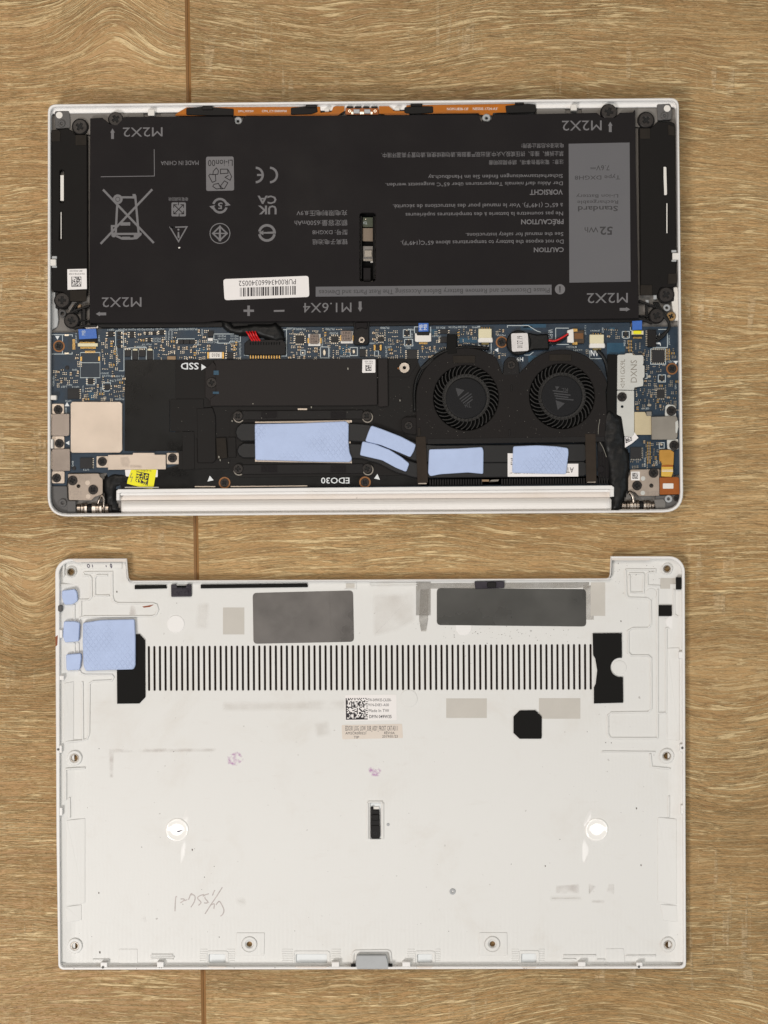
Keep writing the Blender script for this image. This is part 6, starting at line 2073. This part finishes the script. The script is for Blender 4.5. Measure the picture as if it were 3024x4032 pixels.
    P('writing_strip', COV, M['shell'], rect(320, 2214, 480, 2240), ZC, ZC + 0.48, 0.1)
    P('ink_dash', COV, M['marker'], [(694, 3276), (702, 3271), (724, 3267), (704, 3277)], ZC + 0.3, ZC + 0.46, 0.0)
    # residues
    z = ZC + 0.015
    for i, (a, mt) in enumerate((([(446, 2950), (850, 2948), (850, 2958), (446, 2962)], 'stain_brown'), ([(430, 2950), (448, 2950), (444, 3060), (434, 3060)], 'stain_brown'), 
                   ([(896, 2975), (940, 2960), (958, 2990), (936, 3012), (900, 3010)], 'stain_violet'), ([(1452, 3026), (1478, 3014), (1500, 3034), (1490, 3056), (1458, 3052)], 'stain_violet'),
                   ([(2190, 3490), (2280, 3482), (2280, 3518), (2190, 3518)], 'stain_brown'), ([(2318, 3480), (2345, 3490), (2320, 3520)], 'stain_brown'), ([(2398, 3482), (2418, 3482), (2418, 3524), (2390, 3510)], 'stain_brown'), ([(2330, 3546), (2378, 3546), (2378, 3555), (2332, 3554)], 'stain_brown'),
                   ([(2170, 3532), (2290, 3530), (2290, 3542), (2170, 3542)], 'stain_soft'), ([(780, 2380), (820, 2378), (816, 2476), (776, 2470)], 'stain_soft'), ([(1220, 2762), (1358, 2760), (1358, 2796), (1220, 2796)], 'stain_soft'), ([(880, 2770), (1220, 2766), (1220, 2792), (880, 2796)], 'stain_soft'),
                   ([(1472, 2346), (1628, 2340), (1630, 2440), (1560, 2482), (1474, 2500)], 'stain_soft'), ([(516, 2384), (528, 2384), (540, 2420), (510, 2422)], 'stain_brown'),
                   ([(560, 3604), (572, 3604), (578, 3628), (562, 3630)], 'stain_brown'), ([(930, 3540), (962, 3538), (966, 3560), (936, 3560)], 'stain_soft'), ([(1240, 2850), (1290, 2840), (1300, 2890), (1250, 2900)], 'stain_soft'))):
        decal('residue_mark', COV, M[mt], a, z + 0.0006 * i, 9 if mt == 'stain_soft' else 4)
    P('rust_smear', COV, M['rust'], rnd([(560, 2388), (608, 2380), (590, 2390), (566, 2393)], 2), ZC, ZC + 0.05, 0.0)
    P('rust_smear', COV, M['rust'], rnd([(218, 2508), (228, 2500), (226, 2540), (219, 2546)], 2), ZR - 0.02, ZR + 0.03, 0.0)
    rg = random.Random(9)
    d = MB()
    for _ in range(190):
        r = rg.random()
        if r < .4:
            x, y = rg.gauss(1980, 180), rg.gauss(2495, 24)
        elif r < .7:
            x, y = rg.uniform(300, 2620), rg.uniform(2780, 3700)
        elif r < .85:
            x, y = rg.uniform(2420, 2600), rg.uniform(2215, 2300)
        else:
            x, y = rg.uniform(220, 2696), rg.choice((3811, 3814))
        if (y < 2530 and not 2280 < y and not x > 2416) or (2536 < y < 2725):
            continue
        s = rg.choice((0.8, 1.0, 1.2, 1.6, 2.2))
        zt = ZR if y > 3800 else ZC
        d.prism([(x + s * math.cos(k * 2.1 + s) * rg.uniform(.6, 1.5), y + s * math.sin(k * 2.1 + s)) for k in range(3)], zt, zt + 0.04)
    for x, y, s in ((757, 3346, 4), (2506, 3183, 4), (2147, 3410, 3.4), (389, 3516, 3.6), (805, 3454, 2.4), (863, 3690, 2.6), (2524, 3407, 3.8), (393, 3750, 5), (517, 3752, 2.4), (2445, 2446, 3.4), (390, 2948, 2.2), (2407, 2925, 2.4), (2385, 2924, 2.4), (460, 2330, 4), (696, 2375, 2)):
        d.prism(rnd([(x - s * .6, y - s), (x + s * .6, y - s * .7), (x + s * .5, y + s), (x - s * .4, y + s * .8)], 1), ZC, ZC + 0.06)
    o = d.build('grime', M['grime'], COV)
    o['kind'] = 'stuff'
    # grey scuffs on the rim
    for a in ([(280, 2203), (498, 2203), (496, 2212), (300, 2214)], [(2410, 2198), (2560, 2198), (2560, 2206), (2410, 2206)]):
        P('rim_groove', COV, M['channel'], a, 3.0, ZR + 0.03, 0.0)


def outer_inset(poly, d):
    cx = sum(p[0] for p in poly) / len(poly)
    p2 = poly if area2(poly) > 0 else poly[::-1]
    return inset(p2, d)


cover()
for o in COV.children:
    if o.name.split('.')[0] in ('raised_plate', 'moulded_rib', 'small_boss', 'foam_pad'):
        for v in o.data.vertices:
            k = (H - v.co.z * 1000) / H / S0
            px = v.co.x * 1000 / k + CX
            v.co.z += lift(max(233, min(2690, px))) * MM


# ------------------------------------------------------------------ thermal pads: loose things laid on both halves
def pad(poly, z, th, label, mat='padsmooth'):
    pts = rnd(poly, 7, 3)
    mb = MB()
    z1 = z + th
    base = [W(x, y, z1) for x, y in pts]
    if area2(base) < 0:
        base = base[::-1]
    r0 = mb.ring(base, z)
    r1 = mb.ring(inset(base, -0.04), z + th * 0.55)
    r2 = mb.ring(inset(base, 0.08), z + th * 0.85)
    r3 = mb.ring(inset(base, 0.32), z1)
    mb.walls(r0, r1)
    mb.walls(r1, r2)
    mb.walls(r2, r3)
    mb.face(tuple(r3))
    mb.face(tuple(r0[::-1]))
    o = mb.build('thermal_pad', M[mat], None)
    o['label'] = label
    o['category'] = 'thermal pad'
    o['group'] = 'pale blue thermal pads'
    return o


ZH = 10.62
pad([(1003, 1669), (1180, 1666), (1362, 1658), (1373, 1668), (1372, 1740), (1376, 1780), (1387, 1808), (1378, 1819), (1250, 1818), (1100, 1813), (1005, 1811)], ZH, 1.3, 'largest pale blue pad on the laptop, left of two slanted strips', 'pad')
pad([(1462, 1675), (1500, 1688), (1580, 1719), (1638, 1750), (1630, 1776), (1616, 1800), (1562, 1777), (1500, 1752), (1438, 1737), (1450, 1702)], ZH, 1.2, 'upper of two slanted pale blue strips on the bent heat pipes')
pad([(1427, 1737), (1476, 1748), (1534, 1771), (1580, 1799), (1612, 1825), (1600, 1858), (1560, 1842), (1505, 1812), (1417, 1792)], ZH - 0.05, 1.2, 'lower of two slanted pale blue strips on the bent heat pipes')
pad([(1690, 1769), (1800, 1766), (1899, 1760), (1904, 1775), (1903, 1866), (1843, 1860), (1734, 1867), (1694, 1875), (1686, 1862)], ZH, 1.2, 'smooth pale blue thermal pad below the left fan, between strap and white label')
pad([(2021, 1757), (2114, 1753), (2190, 1757), (2237, 1764), (2239, 1784), (2229, 1866), (2120, 1864), (2017, 1861)], ZH + 0.1, 1.2, 'diamond embossed pale blue pad covering the white label below the right fan', 'pad')
ZK = ZC + 0.05
pad([(243, 2325), (294, 2319), (303, 2332), (306, 2366), (284, 2380), (253, 2381), (243, 2354)], ZK + 0.45, 2.0, 'topmost small pale blue pad at the left edge of the white cover')
pad([(251, 2446), (294, 2446), (314, 2452), (310, 2525), (255, 2530), (247, 2507)], ZK + 0.45, 2.0, 'middle small pale blue pad at the left edge of the white cover')
pad([(259, 2577), (318, 2572), (320, 2590), (314, 2638), (261, 2640)], ZK + 0.45, 2.0, 'lowest small pale blue pad at the left edge of the white cover')
pad([(326, 2452), (398, 2441), (529, 2438), (533, 2515), (533, 2621), (525, 2636), (430, 2638), (337, 2642), (328, 2622), (325, 2523)], ZK + 0.75, 1.9, 'large square pale blue pad with diamond emboss beside black foam on the white cover', 'pad')
for o in bpy.data.objects:
    if o.get('base0'):
        del o['base0']
